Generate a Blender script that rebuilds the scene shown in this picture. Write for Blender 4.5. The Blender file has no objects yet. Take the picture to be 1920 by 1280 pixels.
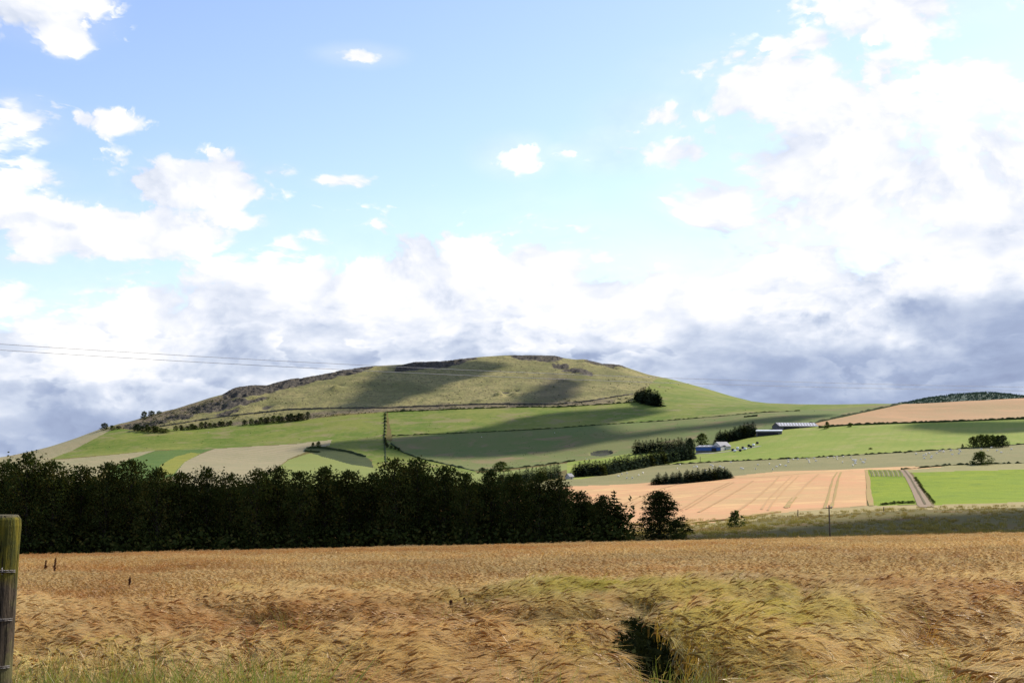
import bpy, math, random
import numpy as np
from mathutils import Vector

random.seed(7)
RNG = np.random.default_rng(11)
R = math.radians
scene = bpy.context.scene
COL = scene.collection

# ------------------------------------------------------------------ camera
F, CX, CY, HR = 2400.0, 960.0, 640.0, 862.0      # focal length in photo pixels, centre, horizon row
PITCH = math.atan((HR - CY) / F)
SP, CP = math.sin(PITCH), math.cos(PITCH)
EYE = 0.0                                         # the eye is the origin of heights
cam_data = bpy.data.cameras.new('camera')
cam_data.sensor_width = 36.0
cam_data.lens = 36.0 * F / 1920.0
cam_data.clip_start = 0.1
cam_data.clip_end = 40000
cam = bpy.data.objects.new('camera', cam_data)
COL.objects.link(cam)
cam.location = (0, 0, 0)
cam.rotation_euler = (R(90) + PITCH, 0, 0)
scene.camera = cam

# ------------------------------------------------------------------ light and exposure
SUN_AZ, SUN_EL = 50.0, 37.0                       # clockwise from the view direction, above the horizon
SUNV = np.array([math.sin(R(SUN_AZ)) * math.cos(R(SUN_EL)), math.cos(R(SUN_AZ)) * math.cos(R(SUN_EL)), math.sin(R(SUN_EL))])
sun_data = bpy.data.lights.new('sun', 'SUN')
sun_data.energy = 5.0
sun_data.angle = R(0.5)
sun_data.color = (1.0, 0.93, 0.82)
sun = bpy.data.objects.new('sun', sun_data)
sun.rotation_euler = Vector(SUNV).to_track_quat('Z', 'Y').to_euler()
COL.objects.link(sun)
scene.view_settings.view_transform = 'Standard'
scene.view_settings.look = 'None'
scene.view_settings.gamma = 1
scene.view_settings.use_curve_mapping = False
scene.view_settings.exposure = 0.5
scene.cycles.use_denoising = True
scene.cycles.max_bounces = 6
scene.cycles.diffuse_bounces = 2
scene.cycles.transmission_bounces = 4
scene.cycles.transparent_max_bounces = 4
scene.cycles.volume_bounces = 1
scene.cycles.volume_step_rate = 10


def ray(px, py):
    return (px - CX, F * CP - (CY - py) * SP, F * SP + (CY - py) * CP)


def ang(px, py):
    x, y, z = ray(px, py)
    return math.atan2(x, y), math.atan2(z, math.hypot(x, y))


class N:
    """small helper that strings shader nodes together"""
    def __init__(s, tree):
        s.t = tree
        s.nodes = tree.nodes
        s.links = tree.links

    def put(s, sock, v):
        if v is None:
            return
        if isinstance(v, bpy.types.NodeSocket):
            s.links.new(v, sock)
        else:
            sock.default_value = v

    def new(s, typ, **kw):
        n = s.nodes.new(typ)
        for k, v in kw.items():
            setattr(n, k, v)
        return n

    def m(s, op, a, b=None, c=None, clamp=False):
        n = s.new('ShaderNodeMath', operation=op)
        n.use_clamp = clamp
        s.put(n.inputs[0], a)
        s.put(n.inputs[1], b)
        s.put(n.inputs[2], c)
        return n.outputs[0]

    def v(s, op, a, b=None):
        n = s.new('ShaderNodeVectorMath', operation=op)
        s.put(n.inputs[0], a)
        s.put(n.inputs[1], b)
        return n.outputs['Value'] if op in ('LENGTH', 'DOT_PRODUCT') else n.outputs[0]

    def ss(s, x, a, b, lo=0.0, hi=1.0):
        n = s.new('ShaderNodeMapRange', interpolation_type='SMOOTHSTEP')
        s.put(n.inputs[0], x)
        for i, q in enumerate((a, b, lo, hi)):
            s.put(n.inputs[1 + i], q)
        return n.outputs[0]

    def mix(s, f, a, b, blend='MIX'):
        n = s.new('ShaderNodeMix', data_type='RGBA', blend_type=blend)
        s.put(n.inputs[0], f)
        s.put(n.inputs[6], tuple(a) + (1,) if isinstance(a, tuple) and len(a) == 3 else a)
        s.put(n.inputs[7], tuple(b) + (1,) if isinstance(b, tuple) and len(b) == 3 else b)
        return n.outputs[2]

    def noise(s, vec, scale, detail=4, rough=0.55, dist=0.0, lac=2.0):
        n = s.new('ShaderNodeTexNoise')
        s.put(n.inputs['Vector'], vec)
        n.inputs['Scale'].default_value = scale
        n.inputs['Detail'].default_value = detail
        n.inputs['Roughness'].default_value = rough
        n.inputs['Lacunarity'].default_value = lac
        n.inputs['Distortion'].default_value = dist
        return n.outputs[0]

    def new_col(s, vec):
        n = s.new('ShaderNodeTexNoise')
        s.put(n.inputs['Vector'], vec)
        n.inputs['Scale'].default_value = 6.0
        n.inputs['Detail'].default_value = 6
        n.inputs['Roughness'].default_value = 0.6
        return n.outputs['Color']

    def ramp(s, f, stops):
        n = s.new('ShaderNodeValToRGB')
        s.put(n.inputs[0], f)
        e = n.color_ramp.elements
        while len(e) < len(stops):
            e.new(0.5)
        for el, (p, c) in zip(e, stops):
            el.position = p
            el.color = tuple(c) + (1,)
        return n.outputs[0]


# ------------------------------------------------------------------ world: daylight sky with clouds
world = bpy.data.worlds.new('World')
scene.world = world
world.use_nodes = True
world.cycles.sampling_method = 'MANUAL'
world.cycles.sample_map_resolution = 256
W = N(world.node_tree)
W.nodes.clear()
sky = W.new('ShaderNodeTexSky', sky_type='NISHITA')
sky.sun_disc = False
sky.sun_elevation = R(SUN_EL)
sky.sun_rotation = R(SUN_AZ)
sky.altitude = 200
sky.air_density = 1.0
sky.dust_density = 0.6
sky.ozone_density = 1.0
tc = W.new('ShaderNodeTexCoord').outputs['Generated']
sep = W.new('ShaderNodeSeparateXYZ')
W.links.new(tc, sep.inputs[0])
az = W.m('ARCTAN2', sep.outputs[0], sep.outputs[1])
el = W.m('ARCSINE', sep.outputs[2])
cmb = W.new('ShaderNodeCombineXYZ')
W.links.new(az, cmb.inputs[0])
W.links.new(el, cmb.inputs[1])
P2 = cmb.outputs[0]
SV = W.v('MULTIPLY', tc, (1.0, 1.0, 1.75))
n_a = W.noise(SV, 7.5, 7, 0.60, 0.35)
n_b = W.noise(W.v('ADD', SV, (0.016, 0.010, 0.028)), 7.5, 4, 0.60, 0.35)
n_c = W.noise(SV, 3.1, 5, 0.55, 0.2)
vor = W.new('ShaderNodeTexVoronoi', feature='SMOOTH_F1')
W.links.new(W.v('ADD', SV, W.v('MULTIPLY', W.v('SUBTRACT', n_a, (0.5, 0.5, 0.5)), (0.12, 0.12, 0.12))), vor.inputs['Vector'])
vor.inputs['Scale'].default_value = 17
vor.inputs['Detail'].default_value = 3
vor.inputs['Roughness'].default_value = 0.6
vor.inputs['Smoothness'].default_value = 0.35
puff = W.m('SUBTRACT', 0.52, vor.outputs['Distance'])


def blobs(items, vec, flat=False):
    out = None
    for it in items:
        cx, cy, rx, ry = it[:4]
        g = it[4] if len(it) > 4 else 1.0
        a, e = ang(cx, cy)
        r = W.v('LENGTH', W.v('MULTIPLY', W.v('SUBTRACT', vec, (a, e, 0)), (F / rx, F / ry, 0)))
        q = W.ss(r, 1.15, 0.35, 0.0, g) if flat else W.m('MULTIPLY_ADD', r, -g, g)
        out = q if out is None else W.m('MAXIMUM', out, q)
    return out


cloud_shapes = [
    (60, 0, 115, 66), (120, 60, 48, 38), (30, 225, 95, 48), (195, 228, 62, 20, .7), (340, 345, 135, 52), (420, 315, 55, 30, .8),
    (150, 425, 330, 58), (60, 330, 90, 22, .5), (672, 103, 52, 14, .7), (965, 297, 48, 26, .75), (1060, 286, 32, 10, .6),
    (630, 342, 34, 9, .4), (1250, 215, 80, 30, .8), (1180, 246, 40, 12, .7), (1150, 283, 46, 22, .5), (1262, 285, 60, 28, .55),
    (1335, 390, 80, 58), (1530, 80, 62, 34, .7), (1690, 18, 190, 55), (1470, 160, 165, 85), (1620, 240, 260, 130),
    (1830, 190, 120, 60, .9), (1760, 340, 330, 150), (1560, 300, 200, 110), (1850, 420, 300, 170), (515, 320, 24, 8, .3), (40, 486, 60, 14, .5),
]
# top edge of the big cloud bank above the hill, as elevation over azimuth
bank = [(-300, 500), (0, 545), (60, 560), (150, 545), (215, 520), (330, 505), (420, 470), (520, 445), (600, 425), (700, 418), (780, 425),
        (850, 440), (930, 432), (1000, 412), (1060, 428), (1110, 425), (1150, 450), (1190, 482), (1300, 478), (1400, 455), (1500, 440), (1650, 420),
        (1920, 400), (2200, 380)]
fc = W.new('ShaderNodeFloatCurve')
W.put(fc.inputs['Value'], W.m('ADD', az, 0.5))
cur = fc.mapping.curves[0]
pts = [(ang(x, y)[0] + 0.5, ang(x, y)[1] * 2) for x, y in bank]
cur.points[0].location = pts[0]
cur.points[1].location = pts[-1]
for p in pts[1:-1]:
    cur.points.new(*p)
fc.mapping.use_clip = False
fc.mapping.update()
bank_top = W.m('MULTIPLY', fc.outputs[0], 0.5)
bank_d = W.m('MINIMUM', W.m('MULTIPLY', W.m('SUBTRACT', bank_top, el), 22.0), 1.2)
shape = W.m('MAXIMUM', blobs(cloud_shapes, P2), bank_d)
detail = W.m('ADD', W.m('MULTIPLY', W.m('SUBTRACT', n_a, 0.5), 2.5), W.m('MULTIPLY_ADD', puff, 1.1, 0.76))
# beyond the pictured part the same kind of cloud goes on at random
inside = W.m('MULTIPLY', W.ss(W.m('ABSOLUTE', az), 0.42, 0.62, 1, 0), W.ss(el, 0.36, 0.52, 1, 0))
loose = W.m('MULTIPLY', W.m('SUBTRACT', n_c, W.ss(el, 0.05, 0.5, 0.50, 0.60)), 7.0)
shape_all = W.m('ADD', W.m('MULTIPLY', inside, shape), W.m('MULTIPLY', W.m('SUBTRACT', 1.0, inside), loose))
dens = W.ss(W.m('ADD', shape_all, detail), 0.0, 0.5)
thin = W.m('MULTIPLY', W.ss(W.m('ADD', shape_all, W.m('MULTIPLY', W.m('SUBTRACT', n_c, 0.5), 3.0)), -0.7, 0.6), 0.22)
cover = W.m('MAXIMUM', dens, thin)
dark_shapes = [
    (1620, 720, 520, 100, 1.05), (1800, 610, 230, 80, .95), (1900, 650, 260, 130, 1.15), (1350, 680, 200, 90, .75), (1500, 615, 180, 36, .35),
    (60, 750, 240, 55, .75), (120, 800, 260, 60, .95), (30, 830, 240, 55, .8), (330, 755, 200, 50, .6), (540, 575, 170, 60, .26), (760, 665, 290, 36, .28),
    (980, 670, 220, 30, .45), (1120, 600, 150, 40, .28), (1500, 300, 120, 50, .12), (90, 425, 100, 16, .28), (480, 700, 150, 45, .5), (900, 560, 180, 36, .2), (1180, 540, 170, 30, .25),
]
P3 = W.v('ADD', P2, W.v('MULTIPLY', W.v('SUBTRACT', W.new_col(SV), (0.5, 0.5, 0.5)), (0.16, 0.07, 0)))
dk = blobs(dark_shapes, P3, True)
generic_dark = W.m('MULTIPLY', W.ss(el, 0.02, 0.25, 0.55, -0.1), 1.0)
dk = W.m('ADD', W.m('MULTIPLY', inside, dk), W.m('MULTIPLY', W.m('SUBTRACT', 1.0, inside), generic_dark))
relief = W.m('MULTIPLY', W.m('SUBTRACT', n_a, n_b), 2.6)
# the bank is built of layers, each with a bright billowing top and a greyer base
lay = W.m('MULTIPLY_ADD', n_c, 0.5, -0.25)
for yk, amp, th, off in ((598, 0.11, 0.038, (0, 5.2, 0)), (655, 0.085, 0.030, (0, 0, 7.3)), (715, 0.06, 0.022, (9.1, 2.0, 0))):
    nk = W.noise(W.v('ADD', W.v('MULTIPLY', SV, (1.0, 1.0, 1.25)), off), 9.5, 5, 0.58, 0.15)
    ek = W.m('MULTIPLY_ADD', W.m('SUBTRACT', nk, 0.5), amp * 2.4, ang(960, yk)[1])
    d = W.m('SUBTRACT', ek, el)
    lay = W.m('ADD', W.m('MULTIPLY', lay, W.ss(d, -0.001, 0.006, 1, 0)), W.m('MULTIPLY', W.ss(d, -0.001, th, -0.14, 0.24), W.ss(d, -0.001, 0.006)))
calm = W.ss(dk, 0.25, 1.0, 1.0, 0.5)
rough_part = W.m('ADD', lay, W.m('SUBTRACT', W.m('MULTIPLY', puff, -0.45), relief))
shade = W.m('ADD', W.m('MAXIMUM', dk, -0.15), W.m('MULTIPLY', rough_part, calm))
cl_col = W.ramp(W.m('MULTIPLY_ADD', shade, 0.62, 0.03, clamp=True),
                [(0.0, (0.84, 0.83, 0.82)), (0.14, (0.735, 0.735, 0.745)), (0.34, (0.60, 0.63, 0.70)), (0.54, (0.455, 0.505, 0.61)), (0.78, (0.285, 0.34, 0.475)), (1.0, (0.20, 0.24, 0.365))])
bg_sky = W.new('ShaderNodeBackground')
W.links.new(W.mix(1.0, sky.outputs[0], (0.94, 0.905, 1.01), 'MULTIPLY'), bg_sky.inputs[0])
bg_sky.inputs[1].default_value = 0.15
bg_cloud = W.new('ShaderNodeBackground')
W.links.new(cl_col, bg_cloud.inputs[0])
bg_cloud.inputs[1].default_value = 1.0
mixw = W.new('ShaderNodeMixShader')
W.links.new(cover, mixw.inputs[0])
W.links.new(bg_sky.outputs[0], mixw.inputs[1])
W.links.new(bg_cloud.outputs[0], mixw.inputs[2])
wo = W.new('ShaderNodeOutputWorld')
W.links.new(mixw.outputs[0], wo.inputs[0])


# ------------------------------------------------------------------ tags and mesh building
def tag(o, label=None, cat=None, group=None, kind=None):
    if label: o['label'] = label
    if cat: o['category'] = cat
    if group: o['group'] = group
    if kind: o['kind'] = kind
    return o


def empty(name, loc=(0, 0, 0)):
    o = bpy.data.objects.new(name, None)
    o.location = loc
    COL.objects.link(o)
    return o


def mesh_np(name, V, Fc, smooth=False):
    """V (n,3), Fc (m,k) all faces with the same number of corners"""
    me = bpy.data.meshes.new(name)
    V = np.asarray(V, dtype=np.float32)
    Fc = np.asarray(Fc, dtype=np.int32)
    k = Fc.shape[1]
    me.vertices.add(len(V))
    me.vertices.foreach_set('co', V.ravel())
    me.loops.add(Fc.size)
    me.loops.foreach_set('vertex_index', Fc.ravel())
    me.polygons.add(len(Fc))
    me.polygons.foreach_set('loop_start', np.arange(0, Fc.size, k, dtype=np.int32))
    me.polygons.foreach_set('loop_total', np.full(len(Fc), k, dtype=np.int32))
    if smooth:
        me.polygons.foreach_set('use_smooth', np.ones(len(Fc), dtype=bool))
    me.update()
    return me


def link(name, me, mat=None, parent=None, loc=(0, 0, 0), rot=(0, 0, 0)):
    o = bpy.data.objects.new(name, me)
    if mat and not me.materials:
        me.materials.append(mat)
    o.location = loc
    o.rotation_euler = rot
    if parent is not None:
        o.parent = parent
    COL.objects.link(o)
    return o


class MB:
    """collects tris and quads of one mesh"""
    def __init__(s):
        s.v, s.f = [], []

    def add(s, vs, fs):
        b = len(s.v)
        s.v.extend(tuple(map(float, p)) for p in vs)
        s.f.extend(tuple(b + i for i in f) for f in fs)

    def box(s, x0, x1, y0, y1, z0, z1):
        s.add([(x0, y0, z0), (x1, y0, z0), (x1, y1, z0), (x0, y1, z0), (x0, y0, z1), (x1, y0, z1), (x1, y1, z1), (x0, y1, z1)],
              [(0, 3, 2, 1), (4, 5, 6, 7), (0, 1, 5, 4), (1, 2, 6, 5), (2, 3, 7, 6), (3, 0, 4, 7)])

    def tube(s, pts, rad, n=6, cap=True):
        pts = [np.array(p, float) for p in pts]
        rings = []
        for i, p in enumerate(pts):
            d = pts[min(i + 1, len(pts) - 1)] - pts[max(i - 1, 0)]
            d /= np.linalg.norm(d) + 1e-9
            u = np.cross(d, (0, 0, 1.0) if abs(d[2]) < 0.9 else (1.0, 0, 0))
            u /= np.linalg.norm(u) + 1e-9
            w = np.cross(d, u)
            r = rad[i] if hasattr(rad, '__len__') else rad
            rings.append([p + r * (math.cos(a) * u + math.sin(a) * w) for a in np.linspace(0, 2 * math.pi, n, endpoint=False)])
        vs = [q for ring in rings for q in ring]
        fs = []
        for i in range(len(pts) - 1):
            for j in range(n):
                k = (j + 1) % n
                fs.append((i * n + j, i * n + k, (i + 1) * n + k, (i + 1) * n + j))
        if cap:
            fs.append(tuple(range(n - 1, -1, -1)))
            fs.append(tuple((len(pts) - 1) * n + j for j in range(n)))
        s.add(vs, fs)

    def mesh(s, name, smooth=False):
        me = bpy.data.meshes.new(name)
        me.from_pydata(s.v, [], s.f)
        if smooth:
            me.polygons.foreach_set('use_smooth', np.ones(len(s.f), dtype=bool))
        me.update()
        return me

    def build(s, name, mat, parent=None, loc=(0, 0, 0), rot=(0, 0, 0), smooth=False):
        return link(name, s.mesh(name, smooth), mat, parent, loc, rot)


def hash2(ix, iy, seed):
    h = (ix.astype(np.int64) * 374761393 + iy.astype(np.int64) * 668265263 + seed * 1442695041) & 0xFFFFFFFF
    h = ((h ^ (h >> 13)) * 1274126177) & 0xFFFFFFFF
    h = h ^ (h >> 16)
    return (h & 0xFFFFFF) / float(0xFFFFFF)


def vnoise(x, y, seed=0):
    ix, iy = np.floor(x), np.floor(y)
    fx, fy = x - ix, y - iy
    fx, fy = fx * fx * (3 - 2 * fx), fy * fy * (3 - 2 * fy)
    a, b = hash2(ix, iy, seed), hash2(ix + 1, iy, seed)
    c, d = hash2(ix, iy + 1, seed), hash2(ix + 1, iy + 1, seed)
    return (a + (b - a) * fx) * (1 - fy) + (c + (d - c) * fx) * fy - 0.5


def fbm(x, y, seed=0, octv=4, gain=0.5):
    x, y = np.asarray(x, float), np.asarray(y, float)
    s, a = 0.0, 1.0
    for o in range(octv):
        s = s + a * vnoise(x, y, seed + o * 17)
        x, y, a = x * 2.03 + 3.1, y * 2.03 + 7.7, a * gain
    return s


# ------------------------------------------------------------------ materials
def mat_new(name):
    m = bpy.data.materials.new(name)
    m.use_nodes = True
    g = N(m.node_tree)
    g.nodes.clear()
    out = g.new('ShaderNodeOutputMaterial')
    return m, g, out


def principled(g, out, col, rough=0.9, spec=0.15, bump=None, bdist=0.1, metal=0.0):
    p = g.new('ShaderNodeBsdfPrincipled')
    g.put(p.inputs['Base Color'], tuple(col) + (1,) if isinstance(col, tuple) and len(col) == 3 else col)
    g.put(p.inputs['Roughness'], rough)
    p.inputs['Specular IOR Level'].default_value = spec
    p.inputs['Metallic'].default_value = metal
    if bump is not None:
        b = g.new('ShaderNodeBump')
        b.inputs['Distance'].default_value = bdist
        b.inputs['Strength'].default_value = 1.0
        g.links.new(bump, b.inputs['Height'])
        g.links.new(b.outputs[0], p.inputs['Normal'])
    g.links.new(p.outputs[0], out.inputs[0])
    return p


def ground_mat(name, c1, c2, c3=None, big=0.02, small=0.4, stripes=None, bump=0.4, contrast=1.0):
    """field surface: two sizes of mottling, optional drill rows (angle in degrees, spacing in m, strength, colour)"""
    m, g, out = mat_new(name)
    pos = g.new('ShaderNodeNewGeometry').outputs['Position']
    nb = g.noise(pos, big, 5, 0.6)
    ns = g.noise(pos, small, 4, 0.65)
    f = g.m('ADD', g.m('MULTIPLY', g.m('SUBTRACT', nb, 0.5), 2.6 * contrast), g.m('MULTIPLY', g.m('SUBTRACT', ns, 0.5), 1.6 * contrast))
    f = g.m('ADD', f, 0.5, clamp=True)
    col = g.mix(f, c1, c2)
    if c3 is not None:
        col = g.mix(g.ss(g.noise(pos, big * 2.7, 5, 0.65, 0.6), 0.50, 0.68), col, c3)
    if stripes:
        a, sp, st, sc = stripes
        d = g.v('DOT_PRODUCT', pos, (math.cos(R(a)), math.sin(R(a)), 0))
        d = g.m('ADD', d, g.m('MULTIPLY', g.m('SUBTRACT', nb, 0.5), sp * 1.2))
        w = g.m('SINE', g.m('MULTIPLY', d, 2 * math.pi / sp))
        w = g.m('MULTIPLY', g.ss(w, 0.2, 1.0), g.m('MULTIPLY', g.ss(ns, 0.35, 0.6, 0.35, 1.0), st))
        col = g.mix(w, col, sc)
    principled(g, out, col, 0.95, 0.1, ns, bump)
    return m


def leaf_mat(name, c1, c2, c3=None, trans=0.3):
    m, g, out = mat_new(name)
    oi = g.new('ShaderNodeObjectInfo').outputs['Random']
    pos = g.new('ShaderNodeTexCoord').outputs['Object']
    rnd = g.new('ShaderNodeNewGeometry').outputs['Random Per Island']
    n = g.noise(pos, 0.55, 3, 0.6)
    f = g.m('ADD', g.m('MULTIPLY', g.m('SUBTRACT', n, 0.5), 1.6), g.m('ADD', g.m('MULTIPLY', rnd, 0.5), g.m('MULTIPLY', oi, 0.5)), clamp=True)
    col = g.mix(f, c1, c2)
    if c3 is not None:
        col = g.mix(g.ss(g.m('ADD', n, g.m('MULTIPLY', rnd, 0.2)), 0.62, 0.78, 0.0, 0.7), col, c3)
    d = g.new('ShaderNodeBsdfDiffuse')
    t = g.new('ShaderNodeBsdfTranslucent')
    g.links.new(col, d.inputs[0])
    g.links.new(g.mix(1.0, col, (1.0, 1.1, 0.5), 'MULTIPLY'), t.inputs[0])
    mx = g.new('ShaderNodeMixShader')
    mx.inputs[0].default_value = trans
    g.links.new(d.outputs[0], mx.inputs[1])
    g.links.new(t.outputs[0], mx.inputs[2])
    g.links.new(mx.outputs[0], out.inputs[0])
    return m


def flat_mat(name, c1, c2=None, scale=1.0, rough=0.8, spec=0.2, metal=0.0, bump=0.02):
    m, g, out = mat_new(name)
    pos = g.new('ShaderNodeTexCoord').outputs['Object']
    n = g.noise(pos, scale, 5, 0.65)
    col = g.mix(g.ss(n, 0.3, 0.7), c1, c2 if c2 else tuple(0.7 * q for q in c1))
    principled(g, out, col, rough, spec, n, bump, metal)
    return m


# ------------------------------------------------------------------ terrain
def ground_plane(x, y):
    """the foreground field: a plane falling away from the camera and a little to the left"""
    return -1.75 - 0.0593 * y + 0.0219 * x


EDGE = 166.0
PX = [-2200, -900, -400, 0, 200, 400, 722, 960, 1200, 1450, 1700, 1920, 2320, 3400, 4600]
ROWS = [
    # photo row of the ground at each column of PX, and its distance (m) at columns -400 / 960 / 1920
    (330, [1010, 1004, 1000, 992, 990, 988, 986, 985, 980, 962, 948, 943, 938, 930, 930], None),
    (500, [985, 975, 968, 962, 958, 955, 952, 948, 938, 925, 915, 912, 908, 900, 900], None),
    (700, [965, 950, 940, 930, 925, 922, 918, 912, 906, 884, 874, 868, 862, 850, 850], None),
    (900, [950, 930, 915, 905, 900, 895, 892, 890, 878, 860, 847, 834, 826, 815, 815], None),
    (1150, [930, 905, 890, 880, 872, 868, 870, 868, 850, 812, 796, 787, 780, 770, 770], None),
    (1330, [925, 895, 880, 866, 845, 836, 822, 812, 800, 776, 774, 768, 762, 752, 752], None),
    (1480, [922, 890, 876, 860, 812, 800, 775, 765, 758, 760, 758, 746, 741, 738, 738], [1380, 1400, 1400, 1400, 1460, 1480, 1500, 1520, 1520, 1520, 1480, 1480, 1480, 1480, 1480]),
]
crest = [(-2200, 925), (-900, 885), (-400, 872), (-150, 866), (0, 858), (60, 849), (190, 804), (250, 788), (300, 773), (330, 766), (395, 745), (418, 739), (432, 731), (446, 725), (478, 722), (500, 723), (520, 717), (548, 710), (565, 709),
         (600, 703), (640, 694), (700, 686), (758, 683), (775, 679), (830, 677), (860, 673), (900, 669), (945, 666), (1000, 665.5), (1042, 667), (1056, 671), (1080, 674),
         (1095, 673), (1112, 677), (1130, 682), (1150, 683), (1165, 685), (1182, 691), (1215, 702), (1260, 711), (1320, 727), (1370, 742), (1410, 752), (1440, 755.5),
         (1500, 757.5), (1560, 758), (1640, 756.5), (1700, 757), (1760, 761), (1920, 766), (2320, 764), (3400, 764), (4600, 764)]
crest_D = [(-2200, 1420), (0, 1440), (190, 1560), (440, 1760), (700, 1930), (960, 2050), (1300, 1980), (1450, 1980), (1700, 2100), (4600, 2100)]
NT = 1700
TT = np.linspace(-0.78, 0.78, NT)


def t_of(px, py):
    x, y, z = ray(px, py)
    return x / y


def e_of(px, py):
    x, y, z = ray(px, py)
    return z / y


def on_T(pairs, smooth=14):
    """pairs (px, py[, D]) -> slope e over TT"""
    ts = [t_of(p[0], p[1]) for p in pairs]
    es = [e_of(p[0], p[1]) for p in pairs]
    v = np.interp(TT, ts, es)
    if smooth:
        k = np.hanning(smooth * 2 + 1)
        k /= k.sum()
        v = np.convolve(np.pad(v, smooth, mode='edge'), k, mode='valid')
    return v


def val_T(pairs, smooth=60):
    ts = [t_of(p[0], 800) for p in pairs]
    v = np.interp(TT, ts, [p[1] for p in pairs])
    k = np.hanning(smooth * 2 + 1)
    k /= k.sum()
    return np.convolve(np.pad(v, smooth, mode='edge'), k, mode='valid')


KE, KD = [], []
KD.append(np.full(NT, EDGE))
KE.append(ground_plane(TT * EDGE, EDGE) / EDGE)
for D, rows, Dx in ROWS:
    KE.append(on_T(list(zip(PX, rows)), 40))
    KD.append(val_T(list(zip(PX, Dx))) if Dx else np.full(NT, float(D)))
ce = on_T(crest, 3)
cd = val_T(crest_D)
KE.append(ce); KD.append(cd)
zc = ce * cd
for dd, fall in ((160, 6), (500, 55), (1300, 150), (2600, 210)):
    D = cd + dd
    z = np.maximum(zc - fall, -38.0 + 0.02 * (2600 - dd) / 100)
    KD.append(D); KE.append(z / D)
KE, KD = np.array(KE), np.array(KD)
SEG = [26, 26, 30, 30, 44, 44, 34, 120, 8, 8, 8, 6]


def pchip_rows(Y, seg):
    """monotone cubic interpolation along the first axis, seg[i] steps in span i"""
    n = len(Y)
    d = np.diff(Y, axis=0)
    m = np.zeros_like(Y)
    m[1:-1] = np.where(d[:-1] * d[1:] > 0, 2 * d[:-1] * d[1:] / (d[:-1] + d[1:] + 1e-12), 0)
    m[0], m[-1] = d[0], d[-1]
    out = []
    for i in range(n - 1):
        for j in range(seg[i]):
            s = j / seg[i]
            h00, h10, h01, h11 = 2*s**3-3*s**2+1, s**3-2*s**2+s, -2*s**3+3*s**2, s**3-s**2
            out.append(h00 * Y[i] + h10 * m[i] + h01 * Y[i + 1] + h11 * m[i + 1])
    out.append(Y[-1])
    return np.array(out)


GE = pchip_rows(KE, SEG)
GD = pchip_rows(KD, SEG)
NR = len(GE)
GX = TT[None, :] * GD
GY = GD.copy()
GZ = GE * GD
Yc = F * CP   # photo position of every grid vertex (for laying out the fields)
# ray: X = px-CX ; Y = F*CP-(CY-py)*SP ; Z = F*SP+(CY-py)*CP ; Z/Y = e
GPY = CY - (GE * F * CP - F * SP) / (CP + GE * SP)
GPX = CX + TT[None, :] * (F * CP - (CY - GPY) * SP)


def inside_poly(poly, X, Y):
    c = np.zeros(X.shape, bool)
    n = len(poly)
    j = n - 1
    for i in range(n):
        xi, yi = poly[i]
        xj, yj = poly[j]
        with np.errstate(divide='ignore', invalid='ignore'):
            c ^= ((yi > Y) != (yj > Y)) & (X < (xj - xi) * (Y - yi) / (yj - yi + 1e-12) + xi)
        j = i
    return c


BIG = 5200
row_crest = sum(SEG[:8])
front = np.zeros((NR, NT), bool)
front[:row_crest + 2] = True
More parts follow.
